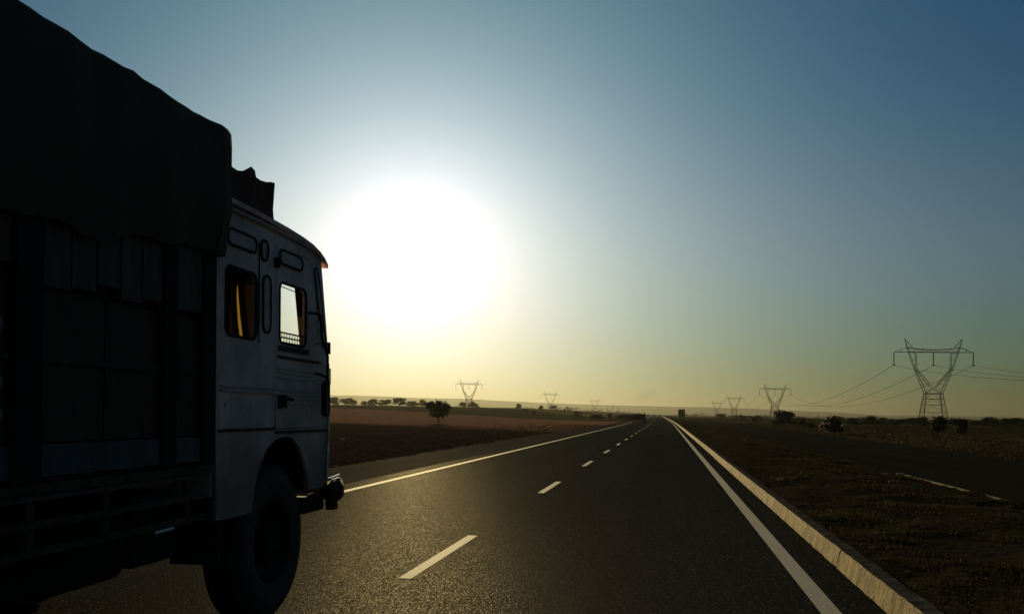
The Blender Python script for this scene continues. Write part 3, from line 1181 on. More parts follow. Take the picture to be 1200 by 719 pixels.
sides = {-14.2: 'left', 0.0: 'middle', 14.2: 'right'}
for dx in (-14.2, 0.0, 14.2):
    s = sides[dx]
    wire((99.6 + dx, 362.9, 21.8), (100.6 + dx, 873, 21.8), 13, 0.07, f'sagging wire from the {s} insulator of the nearest pylon to the far pylon', 'wires of the right hand line')
    wire((99.6 + dx, 362.9, 21.8), (98.6 + dx, -147, 21.8), 14, 0.045, f'sagging wire from the {s} insulator of the nearest pylon out of view to the right', 'wires of the right hand line')
    wire((100.6 + dx, 873, 21.8), (100.6 + dx, 1382, 21.8), 13, 0.07, f'thin far wire from the {s} insulator of the second right pylon onward', 'wires of the right hand line')

# ------------------------------------------------------------------ the truck
X0, TILT = -2.93, 1.1
TK = 0.93                                   # size and stance of the truck
TO = (-1.2, 5.0, 0.0)                       # the Empty stands at the truck's middle
ct, st = math.cos(R(TILT)), math.sin(R(TILT))
T = empty('truck', ((X0 - 1.2 * ct) * TK, 5.0 * TK, 1.5 + TK * (-1.2 * st - 1.5)))
T.scale = (TK, TK, TK)
T.rotation_euler = (0, R(-TILT), 0)
tag(T, 'dirty white cab truck with tall covered body filling the left side of the road view', 'truck')


def tp(m, name, mat, parent=None, smooth=False):
    return m.build(name, mat, parent or T, TO if parent is None else TO, smooth)


def tplate(name, outline, holes, x0, x1, mat, parent=None, bevel=0.004):
    me = plate_mesh(name, outline, holes, x0, x1, [mat], bevel)
    me.transform(Matrix.Translation((-TO[0], -TO[1], -TO[2])))
    return link(name, me, parent or T)


ARCH = [(6.15, 0.74), (6.19, 0.92), (6.28, 1.09), (6.40, 1.20), (6.55, 1.265), (6.72, 1.285), (6.88, 1.265), (7.00, 1.20), (7.10, 1.09), (7.18, 0.95), (7.22, 0.82)]
CAB_OUT = [(5.63, 0.74)] + ARCH + [(7.62, 0.82), (7.65, 1.0), (7.65, 1.49), (7.62, 2.08), (7.50, 2.62), (7.44, 2.87), (5.60, 2.87)]
DOOR = [(6.545, 1.345), (7.455, 1.345), (7.455, 1.96), (7.415, 2.10), (7.19, 2.74), (6.545, 2.765)]
DOOR_HOLE = [(6.535, 1.332), (7.468, 1.332), (7.468, 1.965), (7.428, 2.108), (7.20, 2.754), (6.535, 2.778)]
QWIN = rrect(5.725, 1.995, 6.212, 2.475, 0.07)
DWIN = rrect(6.592, 2.005, 7.118, 2.482, 0.06)
# side sheets (near and far)
cab = tplate('cab', CAB_OUT, [QWIN, DOOR_HOLE], -0.03, 0.0, M['cab'])
tplate('cab_far_side', CAB_OUT, [rrect(6.2, 1.98, 7.16, 2.49, 0.06)], -2.40, -2.37, M['cab'])
door = tplate('door', DOOR, [DWIN], -0.028, 0.006, M['cab'])


def cab_strip(y0, y1, z0, z1, x1, name='trim_strip', mat='cab_trim', parent=None):
    m = MB()
    m.box((0.0005, y0, z0), (x1, y1, z1))
    return tp(m, name, M[mat], parent)


# pressed beads and ribs on the cab side
cab_strip(6.56, 7.43, 1.885, 1.905, 0.018, mat='rubber', parent=door)
for z in (1.800, 1.768, 1.730):
    cab_strip(6.56, 7.30, z, z + 0.016, 0.015, parent=door)
for z in (1.535, 1.566, 1.600, 1.632):
    cab_strip(6.57, 7.36, z, z + 0.014, 0.014, parent=door)
cab_strip(6.575, 7.16, 1.945, 1.985, 0.022, 'window_sill', 'rubber', door)
cab_strip(5.66, 6.53, 1.605, 1.628, 0.012)
cab_strip(5.66, 6.53, 1.638, 1.648, 0.010)
cab_strip(5.64, 6.52, 1.330, 1.350, 0.012, 'body_seam', 'rubber')
cab_strip(6.54, 7.60, 1.300, 1.322, 0.012, 'body_seam', 'rubber')
cab_strip(6.232, 6.246, 1.98, 2.72, 0.006, 'body_seam', 'rubber')


def bead_loop(pts, x, rad, name, mat, parent=None):
    m = MB()
    m.tube([(x, a, b) for a, b in pts], rad, 6, closed=True)
    return tp(m, name, M[mat], parent, True)


def slant(loop, k, y0):
    return [(a, b + k * (a - y0)) for a, b in loop]


# oval pressed panels with dark rims
for (a, b, c, d, rr, par) in ((5.745, 2.625, 6.185, 2.735, 0.054, None), (6.265, 2.60, 6.375, 2.75, 0.050, None), (6.575, 2.625, 7.02, 2.735, 0.054, 'd'),
                              (6.300, 2.065, 6.430, 2.49, 0.060, None)):
    loop = rrect(a, b, c, d, rr)
    pl = tplate('oval_panel', loop, [], 0.0075 if par else 0.002, 0.012 if par else 0.007, M['cab_panel'], door if par else None, 0.001)
    m = MB()
    m.tube([(0.012 if par else 0.006, p, q) for p, q in loop], 0.011, 6, closed=True)
    tp(m, 'panel_rim', M['panel_rubber'], pl if not par else door, True)
fv = [(a - 0.30 * (b - 2.07), b) for a, b in rrect(7.475, 2.04, 7.56, 2.70, 0.04)]
pl = tplate('oval_panel', fv, [], 0.002, 0.007, M['cab_panel'], None, 0.001)
m = MB()
m.tube([(0.006, p, q) for p, q in fv], 0.009, 6, closed=True)
tp(m, 'panel_rim', M['panel_rubber'], pl, True)
# rubber round the openings
wf = bead_loop(QWIN, -0.004, 0.013, 'window_frame', 'rubber')
bead_loop(DWIN, 0.004, 0.012, 'window_frame', 'rubber', door)
# guard lattice in the bottom of the door window
gl = MB()
for z in (2.012, 2.050, 2.088):
    gl.box((-0.016, 6.60, z), (-0.008, 7.11, z + 0.011))
for k in range(10):
    y = 6.61 + k * 0.053
    gl.box((-0.0135, y, 2.010), (-0.0105, y + 0.007, 2.098))
tp(gl, 'window_guard', M['black'], door)
gl = MB()
gl.tube([(-0.012, 6.60, 2.455), (-0.012, 7.11, 2.44)], 0.004, 5)
tp(gl, 'guard_wire', M['black'], door)
# handle and hinges
hd = MB()
hd.box((0.004, 6.575, 1.50), (0.045, 6.66, 1.60))
hd.tube([(0.05, 6.60, 1.575), (0.05, 6.75, 1.565)], 0.014, 8)
tp(hd, 'door_handle', M['black'], door)
hg = MB()
hg.box((0.001, 6.495, 2.58), (0.03, 6.55, 2.655))
tp(hg, 'hinge', M['black'])

# roof: cambered sheet with a lip and a drooping visor
prof = [(5.58, 2.985), (6.2, 2.982), (6.7, 2.968), (7.0, 2.952), (7.2, 2.932), (7.36, 2.900), (7.47, 2.862), (7.55, 2.815)]
rm = MB()
nx = 13
vs = []
for top in (1, 0):
    for y, z in prof:
        for i in range(nx):
            t = i / (nx - 1)
            x = 0.03 - 2.46 * t
            cam_ = 0.07 * math.sin(math.pi * t) ** 0.6
            edge = -0.045 if i in (0, nx - 1) else 0
            zz = z + cam_ + edge - (0 if top else 0.07 + (0.02 if 0 < i < nx - 1 else -0.035))
            vs.append((x, y, zz))
np_ = len(prof)
fs = []
for lvl in (0, 1):
    o = lvl * np_ * nx
    for j in range(np_ - 1):
        for i in range(nx - 1):
            q = (o + j * nx + i, o + j * nx + i + 1, o + (j + 1) * nx + i + 1, o + (j + 1) * nx + i)
            fs.append(q if lvl else q[::-1])
o = np_ * nx
for j in range(np_ - 1):
    for i in (0, nx - 1):
        fs.append((j * nx + i, (j + 1) * nx + i, o + (j + 1) * nx + i, o + j * nx + i))
for i in range(nx - 1):
    for j in (0, np_ - 1):
        fs.append((j * nx + i, j * nx + i + 1, o + j * nx + i + 1, o + j * nx + i))
rm.add(vs, fs)
tp(rm, 'roof', M['cab'])
dr = MB()
dr.tube([(0.012, 5.62, 2.868), (0.014, 6.4, 2.866), (0.014, 7.0, 2.858), (0.012, 7.3, 2.842), (0.008, 7.45, 2.80)], 0.014, 6)
tp(dr, 'drip_rail', M['cab_trim'])

# front, back and floor of the cab
fr = MB()


def fy(z):
    return 7.65 if z < 1.5 else 7.65 - 0.03 * (z - 1.5) / 0.6 if z < 2.1 else 7.62 - 0.19 * (z - 2.1) / 0.77


def fquad(x0, x1, z0, z1):
    vs = []
    for z in (z0, z1):
        for x in (x0, x1):
            for d in (0.0, -0.05):
                vs.append((x, fy(z) + d, z))
    fr.add(vs, [(0, 2, 6, 4), (1, 5, 7, 3), (0, 1, 3, 2), (4, 6, 7, 5), (0, 4, 5, 1), (2, 3, 7, 6)])


fquad(-2.369, -0.031, 0.86, 1.49)
fquad(-2.369, -0.031, 1.491, 1.97)
fquad(-0.236, -0.031, 1.971, 2.80)
fquad(-2.369, -2.13, 1.971, 2.80)
fquad(-2.129, -0.237, 2.66, 2.80)
tp(fr, 'cab_front', M['cab'])
ws = MB()
ws.add([(-2.129, fy(1.975) - 0.02, 1.975), (-0.237, fy(1.975) - 0.02, 1.975), (-0.237, fy(2.655) - 0.02, 2.655), (-2.129, fy(2.655) - 0.02, 2.655)], [(0, 1, 2, 3)])
ws.add([(-2.129, fy(1.975) - 0.026, 1.975), (-0.237, fy(1.975) - 0.026, 1.975), (-0.237, fy(2.655) - 0.026, 2.655), (-2.129, fy(2.655) - 0.026, 2.655)], [(3, 2, 1, 0)])
tp(ws, 'windscreen', M['glass'])
pt = MB()
pt.add([(x, fy(z) - 0.055 - d, z) for z in (1.95, 2.12, 2.80) for x in (-0.238, -0.034) for d in (0, 0.01)],
       [(0, 2, 6, 4), (4, 6, 10, 8), (1, 5, 7, 3), (5, 9, 11, 7), (0, 4, 5, 1), (4, 8, 9, 5), (2, 3, 7, 6), (6, 7, 11, 10)])
tp(pt, 'pillar_shade', M['black'])  # black sheet added so the pillar's inner face stays dark
bk = MB()
bk.box((-2.369, 5.60, 0.9), (-0.031, 5.63, 2.86))
tp(bk, 'cab_back', M['cab_panel'])
fl = MB()
fl.box((-2.36, 5.64, 1.30), (-0.035, 7.58, 1.33))
fl.box((-2.34, 7.2, 1.34), (-0.04, 7.56, 1.93))          # dashboard
tp(fl, 'cab_floor', M['interior'])
st_ = MB()
st_.box((-0.75, 6.50, 1.334), (-0.2, 6.95, 1.72))
st_.box((-0.75, 6.36, 1.72), (-0.2, 6.48, 2.0))
tp(st_, 'driver_seat', M['interior'])
cu = MB()
n = 40
for i in range(n):
    pass
vs = []
for zz in (1.34, 2.82):
    for i in range(n + 1):
        t = i / n
        vs.append((-2.33 + 2.02 * t, 6.42 + 0.02 * math.sin(i * 1.7), zz))
cu.add(vs, [(i, i + 1, n + 2 + i, n + 1 + i) for i in range(n)])
cu.add([(-0.36, 6.428, 2.44), (-0.04, 6.428, 2.44), (-0.04, 6.428, 2.82), (-0.36, 6.428, 2.82)], [(0, 1, 2, 3)])
lb = [(-0.266, 2.46), (-0.272, 2.34), (-0.262, 2.18), (-0.235, 1.98), (-0.235, 1.34)]
rb_ = [(-0.258, 2.46), (-0.248, 2.34), (-0.232, 2.18), (-0.203, 1.98), (-0.225, 1.34)]
cu.add([(-0.36, 6.425, z) for _, z in lb] + [(x + 0.004, 6.425, z) for x, z in lb], [(i, 5 + i, 6 + i, 1 + i) for i in range(4)])
cu.add([(-0.04, 6.425, z) for _, z in rb_] + [(x - 0.004, 6.425, z) for x, z in rb_], [(i, 1 + i, 6 + i, 5 + i) for i in range(4)])
tp(cu, 'curtain', M['curtain'])
yc = MB()
vs = []
for x0_, x1_, z in ((-0.33, -0.20, 2.50), (-0.33, -0.20, 2.33), (-0.31, -0.185, 2.18), (-0.29, -0.16, 1.98), (-0.28, -0.16, 1.80)):
    vs += [(x0_, 6.445, z), ((x0_ + x1_) / 2, 6.455, z), (x1_, 6.445, z)]
yc.add(vs, [q for j in range(4) for q in ((3 * j, 3 * j + 1, 3 * j + 4, 3 * j + 3), (3 * j + 1, 3 * j + 2, 3 * j + 5, 3 * j + 4))])
tp(yc, 'hanging_cloth', M['yellow_cloth'])

# mirror and its bent arm on the front pillar
ar = MB()
ar.tube([(0.0, 7.16, 2.30), (0.06, 7.20, 2.30), (0.07, 7.27, 2.29), (0.07, 7.30, 2.20), (0.07, 7.32, 2.08), (0.075, 7.38, 2.02), (0.08, 7.42, 1.95), (0.08, 7.42, 1.72)], 0.012, 7)
ar.tube([(0.0, 7.30, 1.80), (0.05, 7.34, 1.79), (0.08, 7.42, 1.76)], 0.011, 7)
tp(ar, 'mirror_arm', M['black'])
mr = MB()
loop = rrect(7.345, 1.425, 7.435, 1.745, 0.04)
nl = len(loop)
cy_, cz_ = 7.39, 1.585
vs = []
for x, sc in ((0.045, 0.5), (0.05, 0.9), (0.075, 1.0), (0.10, 0.95)):
    vs += [(x, cy_ + (a - cy_) * sc, cz_ + (b - cz_) * sc) for a, b in loop]
fs = [tuple(range(nl)), tuple(3 * nl + i for i in range(nl))[::-1]]
for j in range(3):
    fs += [(j * nl + i, j * nl + (i + 1) % nl, (j + 1) * nl + (i + 1) % nl, (j + 1) * nl + i) for i in range(nl)]
mr.add(vs, fs)
tp(mr, 'mirror', M['rubber'], None, True)
gh = MB()
gh.tube([(0.02, 7.30, 2.05), (0.05, 7.30, 2.06), (0.05, 7.29, 2.22), (0.02, 7.28, 2.23)], 0.012, 8)
tp(gh, 'grab_handle', M['chrome'])
vt = MB()
vt.box((-0.03, 7.62, 1.985), (0.012, 7.665, 2.09))
vt.box((-0.06, 7.655, 1.72), (0.0, 7.705, 1.86))
vt.tube([(-0.02, 7.62, 2.0), (-0.02, 7.70, 1.80)], 0.012, 6)
tp(vt, 'corner_bracket', M['black'])
cp = MB()
cp.tube([(0.006, 7.60, 0.86), (0.006, 7.625, 1.2), (0.008, 7.63, 1.5), (0.008, 7.605, 1.9)], 0.016, 8)
tp(cp, 'corner_trim', M['chrome'])

# bumper with its rounded end, side step and the thin marker rod
bm = MB()
vs = []
bp_pts = [(0.02, 7.56), (0.055, 7.72), (0.03, 7.86), (-0.06, 7.93), (-0.3, 7.95), (-1.2, 7.96), (-2.1, 7.95), (-2.34, 7.93), (-2.43, 7.86), (-2.455, 7.72), (-2.42, 7.56)]
ring = [(-0.05, -0.09), (0.0, -0.105), (0.04, -0.06), (0.045, 0.03), (0.02, 0.085), (-0.03, 0.10), (-0.07, 0.03)]
nr = len(ring)
for i, (x, y) in enumerate(bp_pts):
    a = bp_pts[min(i + 1, len(bp_pts) - 1)]
    b = bp_pts[max(i - 1, 0)]
    t = Vector((a[0] - b[0], a[1] - b[1], 0)).normalized()
    nrm = Vector((-t.y, t.x, 0)) * -1
    for u, v in ring:
        vs.append((x + nrm.x * u, y + nrm.y * u, 0.775 + v * (1.0 if 0 < i < len(bp_pts) - 1 else 0.7)))
fs = [tuple(range(nr)), tuple((len(bp_pts) - 1) * nr + k for k in range(nr))[::-1]]
for i in range(len(bp_pts) - 1):
    fs += [(i * nr + k, i * nr + (k + 1) % nr, (i + 1) * nr + (k + 1) % nr, (i + 1) * nr + k) for k in range(nr)]
bm.add(vs, fs)
bumper = tp(bm, 'bumper', M['black'], None, True)
br = MB()
br.box((-0.06, 7.74, 0.595), (0.02, 7.84, 0.69))
tp(br, 'tow_bracket', M['black'], bumper)
rod = MB()
rod.tube([(0.03, 7.56, 0.885), (0.035, 7.84, 0.905)], 0.007, 6)
rod.tube([(0.03, 7.66, 0.868), (0.045, 7.80, 0.876), (0.035, 7.87, 0.865)], 0.009, 6)
tp(rod, 'marker_rod', M['chrome'], bumper)
wg = MB()
wg.box((-0.30, 7.16, 0.62), (-0.02, 7.60, 0.76))
wg.tube([(-0.02, 7.24, 0.765), (-0.015, 7.34, 0.775)], 0.012, 6)
tp(wg, 'wing_step', M['black'])
# inner wheel housing
wh = MB()
inner = [(a, b - 0.01) for a, b in ARCH]
vs = [(-0.04, a, b) for a, b in inner] + [(-0.75, a, b) for a, b in inner]
ni = len(inner)
wh.add(vs, [(i, i + 1, ni + i + 1, ni + i) for i in range(ni - 1)])
wh.box((-2.3, 5.7, 0.86), (-0.76, 7.5, 1.28))
tp(wh, 'wheel_housing', M['black'])
fl_ = MB()
fl_.tube([(-0.006, a, b) for a, b in ARCH], 0.011, 6)
tp(fl_, 'arch_lip', M['cab'])


# wheels
def wheel(name, xo, y, z, side, dual=False):
    w = MB()
    r0 = 0.53
    wk = 1.115
    s = side                      # +1: outer face towards +X
    rimp = [(-0.02 * s, 0.30), (-0.05 * s, 0.27), (-0.10 * s, 0.25), (-0.115 * s, 0.20), (-0.10 * s, 0.14), (-0.04 * s, 0.13), (0.005 * s, 0.10), (0.01 * s, 0.0)]
    w.lathe_x([(a, b * wk) for a, b in rimp], (xo, y, z), 32)
    for k in range(8):
        a = 2 * math.pi * k / 8
        p = (xo - 0.09 * s, y + 0.165 * math.cos(a), z + 0.165 * math.sin(a))
        w.tube([p, (p[0] + 0.045 * s, p[1], p[2])], 0.016, 6)
    wo = tp(w, name, M['rim'])
    t = MB()
    prof = [(-0.01, 0.29), (0.0, 0.33), (0.005, 0.42), (-0.005, 0.485), (-0.03, 0.515), (-0.05, 0.528)]
    for k in range(4):
        x = -0.05 - k * 0.055
        prof += [(x - 0.002, r0), (x - 0.036, r0), (x - 0.038, r0 - 0.014), (x - 0.052, r0 - 0.014)]
    prof += [(-0.272, 0.528), (-0.29, 0.50), (-0.30, 0.42), (-0.29, 0.30)]
    t.lathe_x([(a * s, b * wk) for a, b in prof], (xo, y, z), 64)
    for k in range(56):               # shoulder lugs
        a = 2 * math.pi * k / 56
        c, q = math.cos(a), math.sin(a)
        for xx in (-0.035,):
            t.tube([(xo + xx * s, y + c * 0.565, z + q * 0.565), (xo + (xx - 0.03) * s, y + c * 0.595, z + q * 0.595)], 0.016, 4)
    tp(t, 'tyre', M['rubber'], wo, False)
    if dual:
        t = MB()
        t.lathe_x([(a * s, b * wk) for a, b in prof], (xo - 0.33 * s, y, z), 48)
        tp(t, 'tyre', M['rubber'], wo)
    return wo


wheel('wheel', -0.025, 6.585, 0.478, 1)
wheel('wheel', -2.30, 6.56, 0.523, -1)
wheel('wheel', -0.06, 1.3, 0.478, 1, True)
wheel('wheel', -2.34, 1.3, 0.523, -1, True)
axm = MB()
axm.tube([(-2.2, 6.57, 0.57), (-0.2, 6.57, 0.53)], 0.06, 10)
axm.tube([(-2.2, 1.3, 0.57), (-0.2, 1.3, 0.53)], 0.09, 10)
tp(axm, 'axle', M['black'])
chs = MB()
for x in (-0.75, -1.75):
    chs.box((x - 0.05, -1.3, 0.80), (x + 0.05, 7.4, 1.04))
chs.tube([(-1.25, 1.3, 0.6), (-1.25, 5.4, 0.78)], 0.06, 8)
chs.box((-1.55, 5.7, 0.62), (-0.95, 7.2, 1.2))
tp(chs, 'chassis', M['black'])
tk = MB()
tkp = rrect(-0.62, 0.50, -0.10, 0.93, 0.12)
vs = [(a, 3.35, b) for a, b in tkp] + [(a, 4.75, b) for a, b in tkp]
nk = len(tkp)
tk.add(vs, [(i, (i + 1) % nk, nk + (i + 1) % nk, nk + i) for i in range(nk)] + [tuple(range(nk))[::-1], tuple(nk + i for i in range(nk))])
tp(tk, 'fuel_tank', M['black'])
bx = MB()
bx.box((-0.6, 4.80, 0.56), (-0.08, 5.25, 0.98))
tp(bx, 'tool_box', M['black'])
mf = MB()
mf.box((-0.42, 5.78, 0.42), (-0.06, 5.80, 0.98))
tp(mf, 'mud_flap', M['rubber'])
hs = MB()
hs.tube([(-0.09, 5.02, 0.735), (-0.07, 5.20, 0.745)], 0.02, 8)
tp(hs, 'gap_glint', M['chrome'])  # small chrome tube added for the bright glint in the gap

# cargo body: sill, guard rails, posts and boards
cb = MB()
cb.box((-2.42, -1.3, 1.06), (0.0, 5.56, 1.12))
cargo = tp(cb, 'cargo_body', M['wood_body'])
inn = MB()
inn.box((-2.36, -1.28, 1.121), (-0.06, 5.54, 2.9))
tp(inn, 'cargo_wall', M['wood_body'], cargo)
for y0, y1 in ((5.42, 5.57), (4.95, 5.09), (3.70, 3.88), (2.50, 2.66), (1.30, 1.46), (0.1, 0.26), (-1.30, -1.14)):
    pm = MB()
    pm.box((-0.058, y0, 1.125), (0.018, y1, 2.62))
    tp(pm, 'post', M['black'], cargo)
edges = [5.40, 5.11, 4.93, 3.90, 3.68, 2.68, 2.48, 1.48, 1.28, 0.28, 0.08, -1.12]
rb = random.Random(3)
for y1, y0 in zip(edges[::2], edges[1::2]):
    tmp = MB()
    tmp.box((-0.059, y0 + 0.004, 1.150), (0.004, y1 - 0.004, 1.305))
    tp(tmp, 'rail_board', M['body_blue'], cargo)
    nbd = max(1, round((y1 - y0) / 0.20))
    for k in range(nbd):                                   # upper boards, uneven at their lower ends
        a = y0 + (y1 - y0) * k / nbd
        b = y0 + (y1 - y0) * (k + 1) / nbd
        g_ = rb.uniform(0.002, 0.007)
        d_ = rb.uniform(-0.006, 0.004)
        zb_ = 2.12 + rb.uniform(-0.05, 0.03)
        um = MB()
        um.box((-0.059, a + g_, zb_), (0.006 + d_, b - g_, 2.62))
        tp(um, 'board', M['wood_red'] if y0 > 4.9 and False else M['wood_pale'], cargo)
    npn = max(1, round((y1 - y0) / 0.5))
    for k in range(npn):
        a = y0 + (y1 - y0) * k / npn
        b = y0 + (y1 - y0) * (k + 1) / npn
        um = MB()
        um.box((-0.059, a + 0.006, 1.315), (-0.018 + rb.uniform(-0.004, 0.004), b - 0.006, 2.055))
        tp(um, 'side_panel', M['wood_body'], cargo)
    um = MB()
    um.box((-0.059, y0, 1.70), (-0.004, y1, 1.735))
    tp(um, 'batten', M['wood_body'], cargo)
for z in (1.055, 0.925, 0.79):
    gm_ = MB()
    gm_.box((-0.03, 2.0, z - 0.02), (0.0, 5.50, z + 0.018))
    tp(gm_, 'guard_rail', M['wood_pale'] if z > 1.0 else M['wood_body'], cargo)
for y in (3.85, 4.45, 5.3):
    gm_ = MB()
    gm_.box((-0.055, y, 0.78), (-0.031, y + 0.05, 1.06))
    tp(gm_, 'guard_post', M['wood_body'], cargo)
# remains of pale painted lettering, mostly outside the view
for (y, z, a, b) in ((3.55, 1.845, 0.09, 0.075), (3.57, 1.58, 0.075, 0.06), (3.58, 1.44, 0.07, 0.055)):
    loop = [(y + a * math.cos(t) * (1 + 0.12 * math.sin(3 * t)), z + b * math.sin(t) * (1 + 0.18 * math.cos(2 * t))) for t in [2 * math.pi * i / 20 for i in range(20)]]
    tplate('painted_mark', loop, [], -0.010, -0.006, M['paint_mark'], cargo, 0.001)

# ------------------------------------------------------------------ tarpaulin over the load
tm = MB()
ny = 78
path = []                                                  # cross-section, right bottom edge over the top to the left
pr_ = [(0.045, 2.40), (0.055, 2.47), (0.075, 2.62), (0.09, 2.80), (0.095, 3.0), (0.096, 3.19), (0.092, 3.262), (0.078, 3.297), (-0.02, 3.326), (-0.4, 3.38), (-0.8, 3.42),
       (-1.2, 3.43), (-1.6, 3.42), (-2.0, 3.38), (-2.3, 3.33), (-2.43, 3.28), (-2.49, 3.1), (-2.49, 2.7), (-2.46, 2.40)]
nq = len(pr_)
vs = []
for j in range(ny):
    y = -1.45 + (5.60 + 1.45) * j / (ny - 1)
    endt = 0.0
    if j >= ny - 3:
        endt = (0.0, 0.05, 0.35)[j - (ny - 3)]
    lowedge = 2.475 - 0.07 * (5.2 - y) + 0.03 * math.sin(y * 4.1) + 0.025 * math.sin(y * 9.7 + 1)
    if y > 5.2:
        lowedge = 2.50
    bow = 0.011 * math.cos((y - 4.62) * 2 * math.pi / 0.98)
    for i, (x, z) in enumerate(pr_):
        fold = 0.016 * math.sin(y * 13 + 2.0 * math.sin(y * 3.1)) + 0.012 * mnoise.noise(Vector((y * 3.0, z * 2.0, x)))
        zz, xx = z, x
        if i < 7:
            xx = x + fold * (1.0 if i < 4 else 0.5)
        if i <= 2:
            zz = lowedge + (z - 2.40)
        if 6 <= i <= 15:
            zz = z + bow * (1 if i < 9 else 1.4) + 0.014 * mnoise.noise(Vector((y * 4.2, x * 3, 7))) + 0.012 * mnoise.noise(Vector((y * 11, x * 5, 3)))
        if i >= 5:
            zz += 0.02 + 0.028 * (y - 3.5) / 2
        if endt and 4 <= i <= 15:
            zz -= 0.045 * endt * endt
        vs.append((xx, y + (0.015 * mnoise.noise(Vector((z * 4, x * 2, 1))) if j == ny - 1 else 0), zz))
fs = [(j * nq + i, j * nq + i + 1, (j + 1) * nq + i + 1, (j + 1) * nq + i) for j in range(ny - 1) for i in range(nq - 1)]
fs.append(tuple((ny - 1) * nq + i for i in range(nq)))
fs.append(tuple(range(nq))[::-1])
tm.add(vs, fs)
# flap that hangs over the front corner
tm.add([(0.07, 5.50, 2.78), (0.05, 5.655, 2.80), (0.035, 5.66, 2.66), (0.045, 5.62, 2.53), (0.06, 5.48, 2.50), (0.09, 5.5, 2.65)], [(0, 1, 2, 5), (5, 2, 3, 4)])
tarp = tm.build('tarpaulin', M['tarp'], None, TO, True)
tarp.location = T.location
tarp.rotation_euler = T.rotation_euler
tarp.scale = T.scale
tag(tarp, 'dark weathered tarpaulin stretched over the high load of the truck', 'tarpaulin')

# reddish bundle on the cab roof
lm = MB()
outl = [(5.75, 3.0), (5.75, 3.19), (5.95, 3.235), (6.08, 3.22), (6.16, 3.238), (6.23, 3.275), (6.285, 3.305), (6.36, 3.292), (6.385, 3.25), (6.47, 3.248), (6.56, 3.257), (6.63, 3.276), (6.70, 3.284), (6.715, 3.19), (6.705, 3.07), (6.71, 2.99)]
nn = len(outl)
rows_ = [(-0.12, 0.99), (-0.10, 1.0), (-0.45, 1.05), (-1.0, 1.08), (-1.5, 1.05), (-1.95, 1.0)]
rows_ = [(-0.10, 1.0), (-0.22, 0.90), (-0.7, 0.96), (-1.2, 0.92), (-1.7, 0.95), (-2.15, 0.88)]
vs = []
for k, (x, s_) in enumerate(rows_):
    for a, b in outl:
        hh = 3.0 + (b - 3.0) * (s_ - 0.18 * (k > 0))
        vs.append((x + 0.02 * mnoise.noise(Vector((a * 6, b * 5, k))), a + 0.02 * (k > 0) * mnoise.noise(Vector((a * 5, k, 2))), hh ))
fs = [tuple(range(nn))[::-1], tuple((len(rows_) - 1) * nn + i for i in range(nn))]
for k in range(len(rows_) - 1):
    fs += [(k * nn + i, k * nn + (i + 1) % nn, (k + 1) * nn + (i + 1) % nn, (k + 1) * nn + i) for i in range(nn)]
lm.add(vs, fs)
ld = lm.build('roof_bundle', M['load'], None, TO)
ld.location = T.location
ld.rotation_euler = T.rotation_euler
ld.scale = T.scale
tag(ld, 'dull reddish cloth wrapped bundle with a pointed top on the truck cab roof', 'bundle')

# ------------------------------------------------------------------ far traffic
# farm trailer seen from behind in the left lane
t = empty('farm_trailer', (-4.35, 148, 0.0))
tag(t, 'dark two wheeled farm trailer seen from behind in the left lane', 'trailer')
m = MB()
m.box((-0.98, -1.4, 0.60), (0.98, 1.6, 0.72))
m.build('bed', M['far_truck'], t)
m = MB()
m.box((-0.98, -1.4, 0.721), (0.98, -1.34, 1.48))
m.build('tailboard', M['far_truck'], t)
for s in (-1, 1):
    m = MB()
    m.box((s * 0.95 - 0.03, -1.335, 0.721), (s * 0.95 + 0.03, 1.6, 1.48))
    m.build('side_board', M['far_truck'], t)
    w = MB()
    w.lathe_x([(-0.14, 0.2), (-0.14, 0.36), (-0.10, 0.41), (0.10, 0.41), (0.14, 0.36), (0.14, 0.2), (0.05, 0.16), (0.05, 0.0)], (s * 0.86, 0.1, 0.41), 20)
    w.build('wheel', M['rubber'], t)
for x in (0.82, -0.9):
    m = MB()
    m.box((x - 0.10, -1.33, 0.721), (x + 0.07, -1.2, 1.80 if x > 0 else 1.52))
    m.build('stake', M['far_truck'], t)
m = MB()
m.tube([(-0.5, 1.6, 0.76), (0, 3.0, 0.6), (0.5, 1.6, 0.76)], 0.05, 6)
m.build('drawbar', M['far_truck'], t)
m = MB()
m.tube([(0.3, 0.5, 0.6), (-0.3, 0.5, 0.6)], 0.05, 6)
m.tube([(-0.8, 0.1, 0.41), (0.8, 0.1, 0.41)], 0.05, 6)
m.build('axle', M['far_truck'], t)
TX = -4.2
t.location.x = TX
hp = MB()
nu, nv = 16, 7
vs = []
for j in range(nv):
    for i in range(nu):
        a = 2 * math.pi * i / nu
        ph = (math.pi / 2) * j / (nv - 1)
        q = 1 + 0.16 * mnoise.noise(Vector((i * 0.7, j * 0.9, 2)))
        vs.append((TX + 0.82 * math.cos(a) * math.cos(ph) * q, 148.1 + 1.3 * math.sin(a) * math.cos(ph) * q, 0.87 + 0.72 * math.sin(ph) * q))
hp.add(vs, [(j * nu + i, j * nu + (i + 1) % nu, (j + 1) * nu + (i + 1) % nu, (j + 1) * nu + i) for j in range(nv - 1) for i in range(nu)])
hp = hp.build('fodder_heap', M['leaf_brown'])
tag(hp, 'dark heap of fodder lying in the farm trailer', 'fodder')


